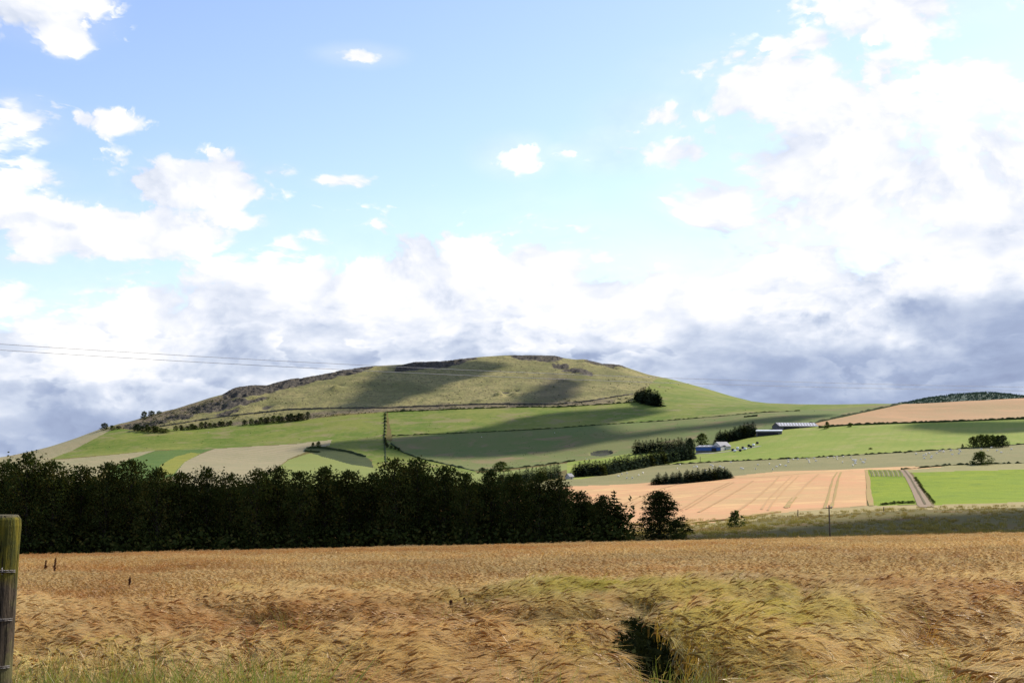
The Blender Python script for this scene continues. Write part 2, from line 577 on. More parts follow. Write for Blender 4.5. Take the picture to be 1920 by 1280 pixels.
# moorland above the dyke
dyke = [(-BIG, 1000), (-400, 880), (60, 845), (190, 801), (225, 803), (250, 807), (330, 806), (440, 798), (470, 797), (580, 785), (640, 776), (730, 772), (830, 768),
        (950, 764), (1050, 763), (1150, 757), (1185, 752), (1240, 752), (1252, 744), (1290, 738), (1300, 733.5), (1345, 739), (1400, 750), (1430, 756), (1560, 759)]
moor = [(-BIG, 400)] + dyke + [(1560, 400)]
FIELDS = [
    # name, polygon (photo pixels), material key
    ('upland_pasture', [(1240, 700), (1430, 740), (1560, 750), (1700, 750), (1700, 756), (1560, 766), (1430, 773), (1370, 778), (1250, 788), (1030, 803), (860, 813), (735, 822), (725, 772), (830, 768), (950, 764), (1050, 763), (1150, 757), (1185, 752)], 'pasture'),
    ('green_pasture', [(60, 860), (120, 847), (215, 803), (250, 808), (440, 797), (580, 785), (725, 772), (722, 824), (600, 829), (400, 841), (290, 845), (100, 860)], 'pasture'),
    ('stubble_field', [(-BIG, 1000), (-BIG, 840), (0, 852), (190, 795), (215, 803), (130, 847), (90, 862), (-200, 900)], 'stubble'),
    ('lower_pasture', [(735, 822), (860, 813), (1030, 803), (1250, 788), (1370, 778), (1430, 773), (1560, 766), (1700, 756), (1600, 785), (1500, 800), (1420, 815), (1310, 845), (1180, 850), (1062, 866), (960, 877), (890, 883), (820, 868), (760, 852), (733, 830)], 'olive'),
    ('small_pasture', [(620, 827), (722, 824), (733, 830), (760, 852), (820, 868), (890, 883), (900, 900), (700, 900), (697, 862), (660, 846), (612, 838)], 'pasture'),
    ('grass_field', [(480, 905), (540, 862), (580, 850), (640, 866), (700, 877), (800, 880), (890, 886), (960, 880), (1062, 869), (1062, 880), (900, 920), (480, 920)], 'yellowgreen'),
    ('shaded_crop_field', [(572, 846), (575, 840), (600, 839), (655, 847), (685, 856), (697, 866), (698, 876), (660, 871), (600, 856)], 'shadedcrop'),
    ('straw_field', [(-400, 900), (95, 862), (290, 845), (245, 860), (205, 880), (100, 930), (-400, 940)], 'stubble'),
    ('turnip_field', [(205, 880), (245, 860), (290, 846), (400, 841), (372, 851), (330, 890), (200, 930)], 'crop'),
    ('flowering_strip', [(300, 872), (330, 855), (358, 848), (374, 850), (345, 866), (322, 890), (290, 890)], 'yellow'),
    ('stubble_field', [(322, 895), (345, 866), (374, 851), (402, 841), (545, 833), (621, 826), (617, 836), (600, 839), (575, 841), (572, 848), (540, 860), (480, 905), (322, 930)], 'stubblerow'),
    ('meadow', [(1062, 868), (1078, 865), (1180, 850), (1310, 845), (1420, 815), (1480, 802), (1600, 797.5), (1700, 794), (1800, 790), (1920, 786), (2320, 780), (BIG, 770), (BIG, 800), (2320, 826), (1920, 832), (1820, 839), (1700, 847), (1500, 858.5), (1350, 865), (1230, 872), (1090, 900), (1062, 903)], 'bright'),
    ('sheep_pasture', [(930, 925), (1000, 905), (1090, 899), (1150, 888), (1230, 872), (1350, 865), (1500, 858.5), (1700, 847), (1820, 839), (1920, 832), (2320, 826), (BIG, 800), (BIG, 840), (2320, 862), (1920, 868), (1780, 871), (1600, 877), (1460, 883), (1390, 893), (1210, 906), (1070, 913), (980, 930)], 'greygreen'),
    ('barley_field', [(500, 1000), (940, 930), (1070, 913), (1210, 906), (1390, 893), (1460, 883), (1600, 877), (1700, 873.5), (1765, 874.5), (1700, 880), (1622, 880), (1624, 948), (1460, 962), (1300, 985), (1150, 1001), (500, 1015)], 'pink'),
    ('barley_field', [(1490, 801), (1560, 786), (1620, 773), (1700, 756), (1760, 748), (1920, 741), (2320, 736), (BIG, 730), (BIG, 765), (2320, 780), (1920, 785), (1800, 789), (1700, 793), (1600, 796.5), (1500, 801)], 'pinkdull'),
    ('grass_margin', [(1690, 884), (1700, 880), (1765, 874.5), (1780, 871), (1920, 868), (2320, 862), (BIG, 840), (BIG, 870), (2320, 874), (1920, 880), (1715, 889)], 'straw'),
    ('vegetable_field', [(1626, 880), (1690, 881), (1722, 945), (1640, 949), (1632, 940)], 'veg'),
    ('vegetable_field', [(1709, 888), (1920, 880), (2320, 873), (BIG, 860), (BIG, 925), (2320, 938), (1920, 941), (1752, 947)], 'veg'),
    ('straw_margin', [(1100, 1003), (1300, 985), (1460, 962), (1624, 948), (1752, 947), (1920, 941), (2320, 938), (BIG, 925), (BIG, 938), (2320, 948), (1920, 951), (1700, 956), (1460, 970), (1300, 993), (1200, 1001)], 'strawpale'),
]
lab = np.full((NR, NT), 0, int)          # 0: rough grass
names = ['rough_grassland']
mats_of = ['rough']
lab[inside_poly(moor, GPX, GPY) & front] = 1
names.append('moorland'); mats_of.append('moor')
for nm, poly, mk in FIELDS:
    names.append(nm); mats_of.append(mk)
    lab[inside_poly(poly, GPX, GPY) & front] = len(names) - 1
near_part = GD < 1330
lab[row_crest + 2:] = 0
# behind the crest: moor colour for continuity
lab[row_crest + 2:, :] = 1

# relief of the moor, crags and old pits
is_moor = (lab == 1)


WOBX = 10 * fbm(GX * 0.02, GY * 0.02, 5, 3)
WOBY = 4 * fbm(GX * 0.03, GY * 0.03, 9, 3)


def soft(poly, w=6.0):
    """soft mask of a polygon in photo pixels by averaging jittered tests"""
    acc = np.zeros(GPX.shape)
    xs, ys = [p[0] for p in poly], [p[1] for p in poly]
    box = front & (GPX > min(xs) - 40) & (GPX < max(xs) + 40) & (GPY > min(ys) - 30) & (GPY < max(ys) + 30)
    sx, sy = (GPX + WOBX)[box], (GPY + WOBY)[box]
    v = np.zeros(sx.shape)
    for k in range(10):
        a = k * 2.4
        r = w * math.sqrt((k + 0.5) / 10)
        v += inside_poly(poly, sx + r * math.cos(a), sy + 0.5 * r * math.sin(a))
    acc[box] = v / 10
    return acc


crag_polys = [
    [(418, 741), (432, 728), (446, 722), (478, 718), (500, 720), (520, 714), (560, 705), (640, 692), (700, 684), (700, 690), (650, 702), (600, 712), (570, 722), (520, 732), (470, 741), (440, 744), (420, 748)],
    [(345, 768), (380, 757), (420, 750), (455, 745), (462, 752), (430, 765), (390, 772), (360, 776)],
    [(305, 783), (330, 778), (362, 777), (350, 786), (320, 789)],
    [(232, 803), (262, 794), (300, 789), (318, 791), (296, 799), (255, 806)],
    [(395, 777), (430, 768), (452, 764), (446, 771), (415, 778)],
    [(440, 757), (470, 748), (505, 742), (500, 748), (465, 757)],
    [(738, 690), (775, 676), (830, 674), (880, 669), (900, 672), (860, 682), (800, 692), (750, 697)],
    [(950, 668), (1040, 666), (1058, 671), (1050, 677), (980, 676)],
    [(1058, 690), (1090, 691), (1116, 700), (1112, 705), (1080, 703), (1056, 697)],
    [(1030, 683), (1062, 682), (1070, 689), (1040, 688)],
    [(1095, 672), (1130, 680), (1165, 684), (1182, 690), (1150, 690), (1110, 681)],
]
crag = np.zeros(GPX.shape)
for p in crag_polys:
    crag = np.maximum(crag, soft(p, 5))
crag *= is_moor
heath_and_shade = np.maximum.reduce([soft([(215, 803), (290, 775), (420, 741), (440, 744), (400, 765), (330, 785), (300, 800), (240, 806)], 8),
                           soft([(330, 800), (440, 790), (600, 772), (730, 762), (900, 757), (1150, 748), (1150, 757), (950, 765), (730, 772), (580, 785), (440, 798)], 5) * 0.8,
                           soft([(1020, 700), (1060, 705), (1090, 730), (1075, 752), (1010, 756), (1000, 745)], 16) * 0.5,  # soft patch paints a cloud shadow into the moor colour
                           soft([(1240, 735), (1300, 722), (1345, 733), (1300, 735), (1250, 746)], 4) * 0.6]) * is_moor
rough_n = fbm(GX / 26, GY / 34, 3, 5, 0.55)
ridge = np.abs(fbm(GX / 14, GY / 16, 41, 4, 0.55))
edge_fade = np.clip((row_crest - np.arange(NR)) / 14.0, 0, 1)[:, None]
GZ = GZ + is_moor * edge_fade * rough_n * 1.7 + crag * (0.35 + 0.65 * edge_fade) * (-6.0 * ridge * 2.2 + 1.5)
# gentle swell everywhere beyond the first field
GZ = GZ + np.clip((GY - 260) / 300, 0, 1) * np.clip((1900 - GY) / 300, 0, 1) * (~is_moor) * fbm(GX / 60, GY / 90, 8, 3) * 1.1


def bump_at(px, py, rad, h, ring=False, ratio=1.0):
    global GZ, crag
    q = (GPX - px) ** 2 + ((GPY - py) * 2.6) ** 2
    i = np.unravel_index(np.argmin(np.where(front, q, 1e9)), GPX.shape)
    x0, y0 = GX[i], GY[i]
    r = np.hypot((GX - x0), (GY - y0) / ratio) / rad
    GZ = GZ + (h * np.exp(-r * r * 2.2) if not ring else h * np.exp(-((r - 0.8) ** 2) * 9) - h * 1.1 * np.exp(-r * r * 3))
    crag = np.maximum(crag, 0.75 * np.exp(-r ** 2 * 3.0) * (h < 0) + 0.0)


for a in ((935, 742, 9, 5.0), (966, 739, 8, 4.0), (947, 733, 9, -4.5), (968, 730, 6, -3.5), (628, 729, 11, 5.0), (633, 722, 9, -4.5), (1085, 699, 18, 5.0),
          (1045, 686, 12, -5), (985, 700, 8, 2.0), (900, 752, 10, 2.2), (830, 758, 12, 2), (560, 757, 12, 2.5), (500, 762, 12, -2.5), (1160, 688, 12, 3.0)):
    bump_at(*a, ratio=2.0)
# disused quarry hollow in the lower pasture
pit = soft([(1100, 846), (1112, 843), (1140, 843), (1146, 849), (1130, 853), (1108, 851)], 2)
GZ = GZ - pit * 2.0
crag = np.maximum(crag, pit)
pitmask = pit > 0.4
names.append('quarry_hollow'); mats_of.append('quarry')
lab[pitmask & front] = len(names) - 1

GE2 = GZ / GD                                    # slopes after displacement


def at(px, py):
    """world point where the line of sight through a photo pixel meets the terrain"""
    t, e = t_of(px, py), e_of(px, py)
    j = np.clip((t - TT[0]) / (TT[1] - TT[0]), 0, NT - 1.001)
    j0 = int(j); f = j - j0
    ecol = GE2[:, j0] * (1 - f) + GE2[:, j0 + 1] * f
    dcol = GD[:, j0] * (1 - f) + GD[:, j0 + 1] * f
    k = np.nonzero(ecol >= e)[0]
    if len(k) == 0:
        i = int(np.argmax(ecol)); D = dcol[i]
    elif k[0] == 0:
        D = dcol[0]
    else:
        i = k[0]
        s = (e - ecol[i - 1]) / (ecol[i] - ecol[i - 1] + 1e-9)
        D = dcol[i - 1] + s * (dcol[i] - dcol[i - 1])
    x = t * D
    return Vector((x, D, hz(x, D)))


def hz(x, y):
    """terrain height"""
    if y < EDGE:
        return ground_plane(x, y)
    j = np.clip((x / y - TT[0]) / (TT[1] - TT[0]), 0, NT - 1.001)
    j0 = int(j); f = j - j0
    dcol = GD[:, j0] * (1 - f) + GD[:, j0 + 1] * f
    zcol = GZ[:, j0] * (1 - f) + GZ[:, j0 + 1] * f
    return float(np.interp(y, dcol, zcol))


M = {}
M['moor'] = None
M['pasture'] = ground_mat('pasture_grass', (0.095, 0.140, 0.014), (0.175, 0.185, 0.034), (0.20, 0.175, 0.065), 0.012, 0.16, contrast=1.5)
M['olive'] = ground_mat('tired_pasture', (0.140, 0.145, 0.045), (0.110, 0.145, 0.036), (0.20, 0.150, 0.07), 0.010, 0.18, contrast=1.5)
M['stubble'] = ground_mat('pale_stubble', (0.29, 0.235, 0.125), (0.24, 0.22, 0.11), None, 0.02, 0.3, (28, 14, 0.25, (0.17, 0.17, 0.075)))
M['stubblerow'] = ground_mat('stubble_in_rows', (0.30, 0.245, 0.14), (0.25, 0.22, 0.12), None, 0.02, 0.3, (-42, 15, 0.55, (0.19, 0.18, 0.075)))
M['yellowgreen'] = ground_mat('yellow_green_grass', (0.20, 0.215, 0.055), (0.17, 0.20, 0.05), None, 0.02, 0.3)
M['shadedcrop'] = ground_mat('dark_green_crop', (0.038, 0.052, 0.016), (0.055, 0.068, 0.02), None, 0.05, 0.5)  # dark crop tone with the shade on this field painted in
M['crop'] = ground_mat('green_crop', (0.070, 0.120, 0.024), (0.095, 0.140, 0.028), None, 0.03, 0.4, contrast=1.4)
M['yellow'] = ground_mat('flowering_crop', (0.23, 0.215, 0.035), (0.17, 0.185, 0.03), None, 0.06, 0.5)
M['bright'] = ground_mat('short_meadow_grass', (0.165, 0.220, 0.026), (0.215, 0.240, 0.040), (0.24, 0.24, 0.06), 0.010, 0.25, (-20, 9, 0.2, (0.12, 0.19, 0.022)), contrast=1.4)
M['greygreen'] = ground_mat('grazed_grey_green_grass', (0.175, 0.165, 0.065), (0.205, 0.185, 0.075), (0.22, 0.19, 0.08), 0.012, 0.3, contrast=1.4)
M['pink'] = ground_mat('ripe_barley_crop', (0.44, 0.285, 0.125), (0.52, 0.27, 0.130), (0.56, 0.36, 0.155), 0.014, 0.30, (14, 6.0, 0.25, (0.42, 0.24, 0.12)), 0.3, 1.3)
M['pinkdull'] = ground_mat('ripening_barley_crop', (0.38, 0.215, 0.105), (0.31, 0.215, 0.10), (0.41, 0.235, 0.115), 0.008, 0.2, (30, 16, 0.22, (0.28, 0.22, 0.10)))
M['straw'] = ground_mat('dry_margin_grass', (0.27, 0.235, 0.09), (0.22, 0.20, 0.08), None, 0.05, 0.5)
M['strawpale'] = ground_mat('pale_margin_grass', (0.32, 0.25, 0.11), (0.26, 0.21, 0.08), None, 0.05, 0.5)
M['veg'] = ground_mat('leafy_crop', (0.155, 0.215, 0.006), (0.205, 0.250, 0.008), (0.115, 0.17, 0.008), 0.05, 0.6, (62, 3.2, 0.4, (0.09, 0.165, 0.012)), 0.5, 1.4)
M['rough'] = ground_mat('rough_valley_grass', (0.105, 0.090, 0.022), (0.14, 0.112, 0.028), (0.15, 0.09, 0.03), 0.035, 0.5, None, 0.6)
M['quarry'] = ground_mat('quarry_stone_and_weeds', (0.045, 0.040, 0.036), (0.06, 0.07, 0.03), None, 0.1, 0.5)
m, g, out = mat_new('moor_grass_and_heather')
pos = g.new('ShaderNodeNewGeometry').outputs['Position']
n1 = g.noise(pos, 0.012, 6, 0.62, 0.4)
n2 = g.noise(pos, 0.085, 5, 0.7, 0.3)
n3 = g.noise(pos, 0.35, 4, 0.7)
n4 = g.noise(g.v('MULTIPLY', pos, (1.0, 0.5, 1.0)), 0.20, 4, 0.75, 0.5)
col = g.mix(g.ss(g.m('ADD', g.m('MULTIPLY', n1, 0.6), g.m('MULTIPLY', n2, 0.4)), 0.42, 0.56), (0.165, 0.155, 0.052), (0.275, 0.235, 0.090))
col = g.mix(g.ss(n2, 0.50, 0.62, 0, 0.75), col, (0.120, 0.130, 0.038))
col = g.mix(g.ss(n4, 0.53, 0.64, 0, 0.75), col, (0.105, 0.085, 0.042))
col = g.mix(g.ss(n3, 0.52, 0.63, 0, 0.7), col, (0.062, 0.056, 0.028))
at_h = g.new('ShaderNodeAttribute', attribute_name='heath_and_shade').outputs['Fac']
at_c = g.new('ShaderNodeAttribute', attribute_name='crag').outputs['Fac']
col = g.mix(g.m('MULTIPLY', at_h, g.ss(n2, 0.35, 0.6, 0.5, 1.0)), col, g.mix(g.ss(n3, 0.35, 0.65), (0.085, 0.062, 0.048), (0.18, 0.135, 0.085)))
col = g.mix(g.ss(g.m('ADD', at_c, g.m('MULTIPLY', g.m('SUBTRACT', n2, 0.5), 0.8)), 0.2, 0.55), col, g.mix(g.ss(n3, 0.35, 0.65), (0.040, 0.036, 0.034), (0.100, 0.085, 0.058)))
principled(g, out, col, 0.95, 0.1, n3, 1.2)
M['moor'] = m

idx = np.arange(NR * NT).reshape(NR, NT)
quads = np.stack([idx[:-1, :-1], idx[:-1, 1:], idx[1:, 1:], idx[1:, :-1]], -1).reshape(-1, 4)
flab = lab[:-1, :-1].reshape(-1)
VV = np.stack([GX, GY, GZ], -1).reshape(-1, 3)
for k, (nm, mk) in enumerate(zip(names, mats_of)):
    q = quads[flab == k]
    if not len(q):
        continue
    u, inv = np.unique(q, return_inverse=True)
    me = mesh_np(nm, VV[u], inv.reshape(-1, 4), True)
    if mk == 'moor':
        for an, arr in (('crag', crag), ('heath_and_shade', heath_and_shade)):
            a = me.attributes.new(an, 'FLOAT', 'POINT')
            a.data.foreach_set('value', arr.reshape(-1)[u].astype(np.float32))
    o = link(nm, me, M[mk])
    tag(o, kind='structure')

# ground of the near field, and the plain that carries everything to the horizon
gx = np.linspace(-190, 190, 120)
gy = np.linspace(-40, EDGE, 120)
XX, YY = np.meshgrid(gx, gy)
ZZ = ground_plane(XX, YY) + fbm(XX / 3, YY / 3, 2, 3) * 0.05 * (YY < EDGE - 3)
ii = np.arange(XX.size).reshape(XX.shape)
qd = np.stack([ii[:-1, :-1], ii[:-1, 1:], ii[1:, 1:], ii[1:, :-1]], -1).reshape(-1, 4)
M['soil'] = ground_mat('soil_and_straw', (0.085, 0.055, 0.032), (0.16, 0.11, 0.055), None, 1.5, 12, None, 0.05)
tag(link('field_ground', mesh_np('field_ground', np.stack([XX, YY, ZZ], -1).reshape(-1, 3), qd, True), M['soil']), kind='structure')
mb = MB()
mb.add([(-9000, -2500, -45), (9000, -2500, -45), (9000, 9000, -45), (-9000, 9000, -45)], [(0, 1, 2, 3)])
M['plain'] = ground_mat('distant_farmland', (0.13, 0.16, 0.05), (0.24, 0.20, 0.09), None, 0.004, 0.05)
tag(mb.build('ground', M['plain']), kind='structure')
# ------------------------------------------------------------------ helpers that lay things on the land
ORD = ('first second third fourth fifth sixth seventh eighth ninth tenth eleventh twelfth thirteenth fourteenth fifteenth sixteenth seventeenth '
       'eighteenth nineteenth twentieth').split()
TENS = {20: 'twenty', 30: 'thirty', 40: 'forty', 50: 'fifty', 60: 'sixty', 70: 'seventy', 80: 'eighty', 90: 'ninety'}


def nth(i):
    i += 1
    if i <= 20:
        return ORD[i - 1]
    t, u = i // 10 * 10, i % 10
    return TENS[t][:-1] + 'ieth' if u == 0 else TENS[t] + '-' + ORD[u - 1]


def path_px(poly, step=6.0):
    out = []
    for (x0, y0), (x1, y1) in zip(poly[:-1], poly[1:]):
        n = max(1, int(math.hypot(x1 - x0, y1 - y0) / step))
        out += [at(x0 + (x1 - x0) * k / n, y0 + (y1 - y0) * k / n) for k in range(n)]
    out.append(at(*poly[-1]))
    return out


def ribbon(name, poly, width, mat, lift=0.12, kind='structure', jitter=0.0, step=5.0):
    P = path_px(poly, step)
    mb = MB()
    vs = []
    for i, p in enumerate(P):
        d = P[min(i + 1, len(P) - 1)] - P[max(i - 1, 0)]
        n = Vector((-d.y, d.x, 0)).normalized()
        w = width * 0.5 * (1 + jitter * random.uniform(-1, 1))
        row = []
        for s in (-1, 1):
            q = p + n * (w * s)
            row.append((q.x, q.y, hz(q.x, q.y) + lift))
        vs += row
    mb.add(vs, [(2 * i, 2 * i + 1, 2 * i + 3, 2 * i + 2) for i in range(len(P) - 1)])
    return tag(mb.build(name, mat), kind=kind)


def wall_along(name, poly, h, th, mat, label, cat, step=4.0, rag=0.35):
    P = path_px(poly, step)
    mb = MB()
    vs = []
    for i, p in enumerate(P):
        d = P[min(i + 1, len(P) - 1)] - P[max(i - 1, 0)]
        n = Vector((-d.y, d.x, 0)).normalized() * (th * 0.5)
        a, b = p + n, p - n
        za, zb = hz(a.x, a.y), hz(b.x, b.y)
        zt = max(za, zb) + h * (1 + rag * random.uniform(-1, 0.6))
        vs += [(a.x, a.y, za - 0.6), (a.x * 0.15 + b.x * 0 + a.x * 0.85, a.y, zt), (b.x, b.y, zt), (b.x, b.y, zb - 0.6)]
    fs = []
    for i in range(len(P) - 1):
        for j in range(3):
            fs.append((4 * i + j, 4 * i + j + 1, 4 * i + 4 + j + 1, 4 * i + 4 + j))
    fs += [(0, 3, 2, 1), tuple(4 * (len(P) - 1) + j for j in range(4))]
    mb.add(vs, fs)
    o = mb.build(name, mat)
    return tag(o, label, cat)


def leaf_quads(C, D, L, Wd, up=0.6, rng=RNG):
    """rhombic leaf sprays: centres C, pointing along D, length L, width Wd -> verts, faces"""
    n = len(C)
    D = D / (np.linalg.norm(D, axis=1, keepdims=True) + 1e-9)
    nrm = rng.normal(size=(n, 3)) * (1 - up) + np.array([0, 0, up])
    S = np.cross(D, nrm)
    S /= np.linalg.norm(S, axis=1, keepdims=True) + 1e-9
    L = np.asarray(L).reshape(-1, 1) * np.ones((n, 1)); Wd = np.asarray(Wd).reshape(-1, 1) * np.ones((n, 1))
    V = np.stack([C - D * L * 0.5, C + S * Wd * 0.5 - D * L * 0.05, C + D * L * 0.5, C - S * Wd * 0.5 - D * L * 0.05], 1).reshape(-1, 3)
    Fq = np.arange(n * 4).reshape(n, 4)
    return V, Fq


def broadleaf(seed, H=12.0, Wd=9.0, pads=84, leaves=64, leaf=0.44, low=0.06, tiers=0, up=0.5, profile=None, pad=0.115, fill=0.55, feather=1.0):
    """a spreading tree built of leafy pads carried by limbs: returns trunk mesh and crown mesh, about H tall and Wd wide"""
    rng = np.random.default_rng(seed)
    mb = MB()
    lean = rng.normal(size=2) * 0.02 * H
    mb.tube([(0, 0, -0.6), (lean[0] * .2, lean[1] * .2, H * .25), (lean[0] * .6, lean[1] * .6, H * .55), (lean[0], lean[1], H * .88)],
            [H * .026, H * .020, H * .013, H * .004], 7)
    if profile is None:
        profile = lambda h: (0.80 + 0.6 * h if h < 0.33 else math.sqrt(max(0.0, 1 - ((h - 0.33) / 0.70) ** 2.2)))
    wob = rng.uniform(0, 6.28, 4)
    C, Dr, LL = [], [], []
    for i in range(pads):
        h = low + (0.97 - low) * ((i + rng.uniform(0, 1)) / pads) ** 0.9
        if tiers:
            q = round(h * tiers + .15 * math.sin(i)) / tiers
            h = min(.97, .25 * h + .75 * q)
        a = i * 2.39996 + rng.uniform(-.5, .5)
        prof_r = 0.5 * Wd * profile(h) * (1 + .16 * math.sin(a * 2 + wob[0] + h * 5) + .10 * math.sin(a * 3 + wob[1] - h * 9))
        r = max(0.0, prof_r - pad * H * .55) * (rng.uniform(0, 1) ** fill)
        c = np.array([lean[0] * h + r * math.cos(a), lean[1] * h + r * math.sin(a), h * H])
        pr = pad * H * rng.uniform(.7, 1.25)
        if i % 2 == 0 and r > .15 * Wd:
            hb = max(.1, h - .16 - .12 * r / Wd) * H
            mb.tube([(lean[0] * h, lean[1] * h, hb), (c[0] * .55, c[1] * .55, hb * .45 + c[2] * .55 - .1), tuple(c)], [H * .008, H * .005, H * .002], 4, False)
        outv = np.array([math.cos(a), math.sin(a), 0.10])
        for k in range(leaves):
            b, u = rng.uniform(0, 6.28), math.sqrt(rng.uniform())
            if rng.uniform() < .30:
                u *= 1.25 * feather
            off = np.array([math.cos(b) * u, math.sin(b) * u, 0.0]) * pr
            off[2] = rng.normal() * pr * .24 - .20 * u * u * pr
            C.append(c + off)
            d = np.array([math.cos(b), math.sin(b), -0.05]) * (.4 + u) + outv * .5 + rng.normal(size=3) * 0.45
            Dr.append(d)
            LL.append(leaf * rng.uniform(.6, 1.25) * (1.1 - .35 * u))
    for k in range(int(leaves * 1.2)):
        C.append(np.array([lean[0], lean[1], H * .97]) + rng.normal(size=3) * (.035 * H, .035 * H, .02 * H)); Dr.append(rng.normal(size=3) + (0, 0, 1.0)); LL.append(leaf * rng.uniform(.5, 1))
    C, Dr, LL = np.array(C), np.array(Dr), np.array(LL)
    V, Fq = leaf_quads(C, Dr, LL * 1.25, LL * 0.62, up, rng)
    return mb.mesh('trunk', True), mesh_np('crown', V, Fq)


def conifer(seed, H=10.0, Wd=4.6, whorls=17, per=10):
    rng = np.random.default_rng(seed)
    mb = MB()
    mb.tube([(0, 0, -0.6), (0, 0, H * .5), (0, 0, H * .97)], [H * .018, H * .011, H * .003], 6)
    C, Dr, LL, WW = [], [], [], []
    for i in range(whorls):
        h = 0.05 + 0.93 * i / (whorls - 1)
        rad = 0.5 * Wd * (1 - h) ** 0.6 * rng.uniform(.85, 1.12) + 0.12
        for k in range(per if h < .8 else per - 4):
            a = k * 2 * math.pi / per + i * 0.9 + rng.uniform(-.25, .25)
            r = rad * rng.uniform(.75, 1.15)
            el_ = R(rng.uniform(-22, 2) + 40 * h ** 3)
            d = np.array([math.cos(a) * math.cos(el_), math.sin(a) * math.cos(el_), math.sin(el_)])
            o = np.array([0, 0, h * H])
            for u, w in ((0.3, .9), (0.62, .8), (0.92, .55)):
                C.append(o + d * r * u); Dr.append(d + rng.normal(size=3) * .2); LL.append(r * .55 + .25); WW.append(r * .42 * w + .22)
    for q in range(5):
        C.append(np.array([0, 0, H * (0.93 + .02 * q)])); Dr.append(np.array([rng.normal() * .3, rng.normal() * .3, 1.0])); LL.append(.7); WW.append(.22)
    V, Fq = leaf_quads(np.array(C), np.array(Dr), np.array(LL), np.array(WW), 0.72, rng)
    return mb.mesh('trunk', True), mesh_np('crown', V, Fq)


def plant_tree(name, protos, p, h, w, label, cat, group, mats, base_h=12.0, base_w=9.0, rot=None, k=None):
    k = random.randrange(len(protos)) if k is None else k
    tm, cm = protos[k]
    root = empty(name, p)
    tag(root, label, cat, group)
    root.rotation_euler = (0, 0, random.uniform(0, 6.28) if rot is None else rot)
    root.scale = (w / base_w, w / base_w, h / base_h)
    link('trunk', tm, mats[0], root)
    link('crown', cm, mats[1], root)
    return root


M['bark'] = flat_mat('grey_brown_bark', (0.050, 0.040, 0.028), (0.028, 0.022, 0.016), 2.0, 0.95)
M['beech'] = leaf_mat('dark_beech_leaves', (0.030, 0.042, 0.011), (0.062, 0.072, 0.019), (0.105, 0.078, 0.020), 0.28)
M['lone'] = leaf_mat('olive_beech_leaves', (0.026, 0.036, 0.010), (0.050, 0.052, 0.016), (0.075, 0.070, 0.02), 0.3)
M['spruce'] = leaf_mat('blue_green_needles', (0.032, 0.050, 0.030), (0.055, 0.072, 0.042), None, 0.12)
M['spruce_dark'] = leaf_mat('dark_green_needles', (0.026, 0.040, 0.016), (0.048, 0.060, 0.022), None, 0.12)
M['shrub'] = leaf_mat('hedge_shrub_leaves', (0.026, 0.038, 0.018), (0.050, 0.060, 0.028), None, 0.2)
M['bush'] = leaf_mat('green_bush_leaves', (0.045, 0.065, 0.016), (0.075, 0.095, 0.025), (0.11, 0.10, 0.03), 0.3)
M['stone'] = flat_mat('dark_field_stone', (0.11, 0.10, 0.085), (0.055, 0.05, 0.04), 0.6, 0.95)
M['hedge'] = flat_mat('hedge_body', (0.045, 0.065, 0.022), (0.03, 0.04, 0.015), 0.8, 0.95, 0.1)
M['rushes'] = flat_mat('dark_rushes', (0.075, 0.10, 0.03), (0.05, 0.06, 0.02), 0.8, 0.95, 0.1)
M['gravel'] = flat_mat('track_gravel', (0.29, 0.215, 0.135), (0.19, 0.135, 0.08), 1.5, 0.95, 0.1)
M['tramgreen'] = flat_mat('tramline_growth', (0.30, 0.25, 0.07), (0.34, 0.20, 0.09), 0.3, 0.95, 0.1)
M['tramdull'] = flat_mat('tramline_bare', (0.39, 0.235, 0.105), (0.45, 0.275, 0.125), 0.3, 0.95, 0.1)
M['trackgrass'] = flat_mat('track_middle_grass', (0.13, 0.10, 0.05), (0.09, 0.08, 0.03), 1.0, 0.95, 0.1)

BEECH = [broadleaf(100 + i, 12, 9, 92, 58, 0.46, low=0.03) for i in range(7)]
LONE = [broadleaf(58, 12, 11.5, 165, 84, 0.48, low=0.02, tiers=10, up=0.65, pad=0.11, fill=0.6, feather=1.2,
                  profile=lambda h: 1.05 if h < .3 else (1.05 - 0.62 * (h - .3) / .7 if h < .92 else 0.4))]
SHRUB = [broadleaf(300 + i, 12, 14, 46, 34, 1.15, low=0.03, up=0.35, pad=0.17, fill=0.5, profile=lambda h: math.sqrt(max(0.05, 1 - (h * 0.97) ** 2.4))) for i in range(5)]
SPRUCE = [conifer(400 + i) for i in range(5)]


def px_h(D, n):
    return n * D / 2409.0


# ------------------------------------------------------------------ field boundaries, track and tramlines
wall_along('field_wall', [(300, 800), (420, 781), (480, 775), (543, 768), (634, 765.5), (725, 765), (800, 762), (900, 758), (1043, 758.5), (1100, 753), (1150, 745), (1187, 739)], 1.5, 0.8, M['stone'],
           'long dark dry stone wall crossing the foot of the moor above the green pastures', 'wall')
wall_along('hedge', [(735, 817), (790, 814.5), (880, 811), (960, 807.5), (1030, 803.5), (1130, 796), (1250, 788.5), (1370, 778.5), (1430, 773), (1500, 770)], 0.8, 0.9, M['hedge'],
           'thin dark hedge line between the upper and the lower hill pasture', 'hedge', rag=0.9)
wall_along('hedge', [(725, 772), (830, 768), (950, 764), (1050, 763), (1150, 757), (1190, 754)], 1.2, 1.0, M['hedge'],
           'ragged low hedge just below the stone wall at the top of the pasture', 'hedge', rag=1.0)
wall_along('hedge', [(723, 773), (722, 800), (720, 825), (722, 845), (724, 872)], 0.8, 1.0, M['hedge'], 'dark hedge running straight down the hillside between two pastures', 'hedge', rag=0.8, step=2)
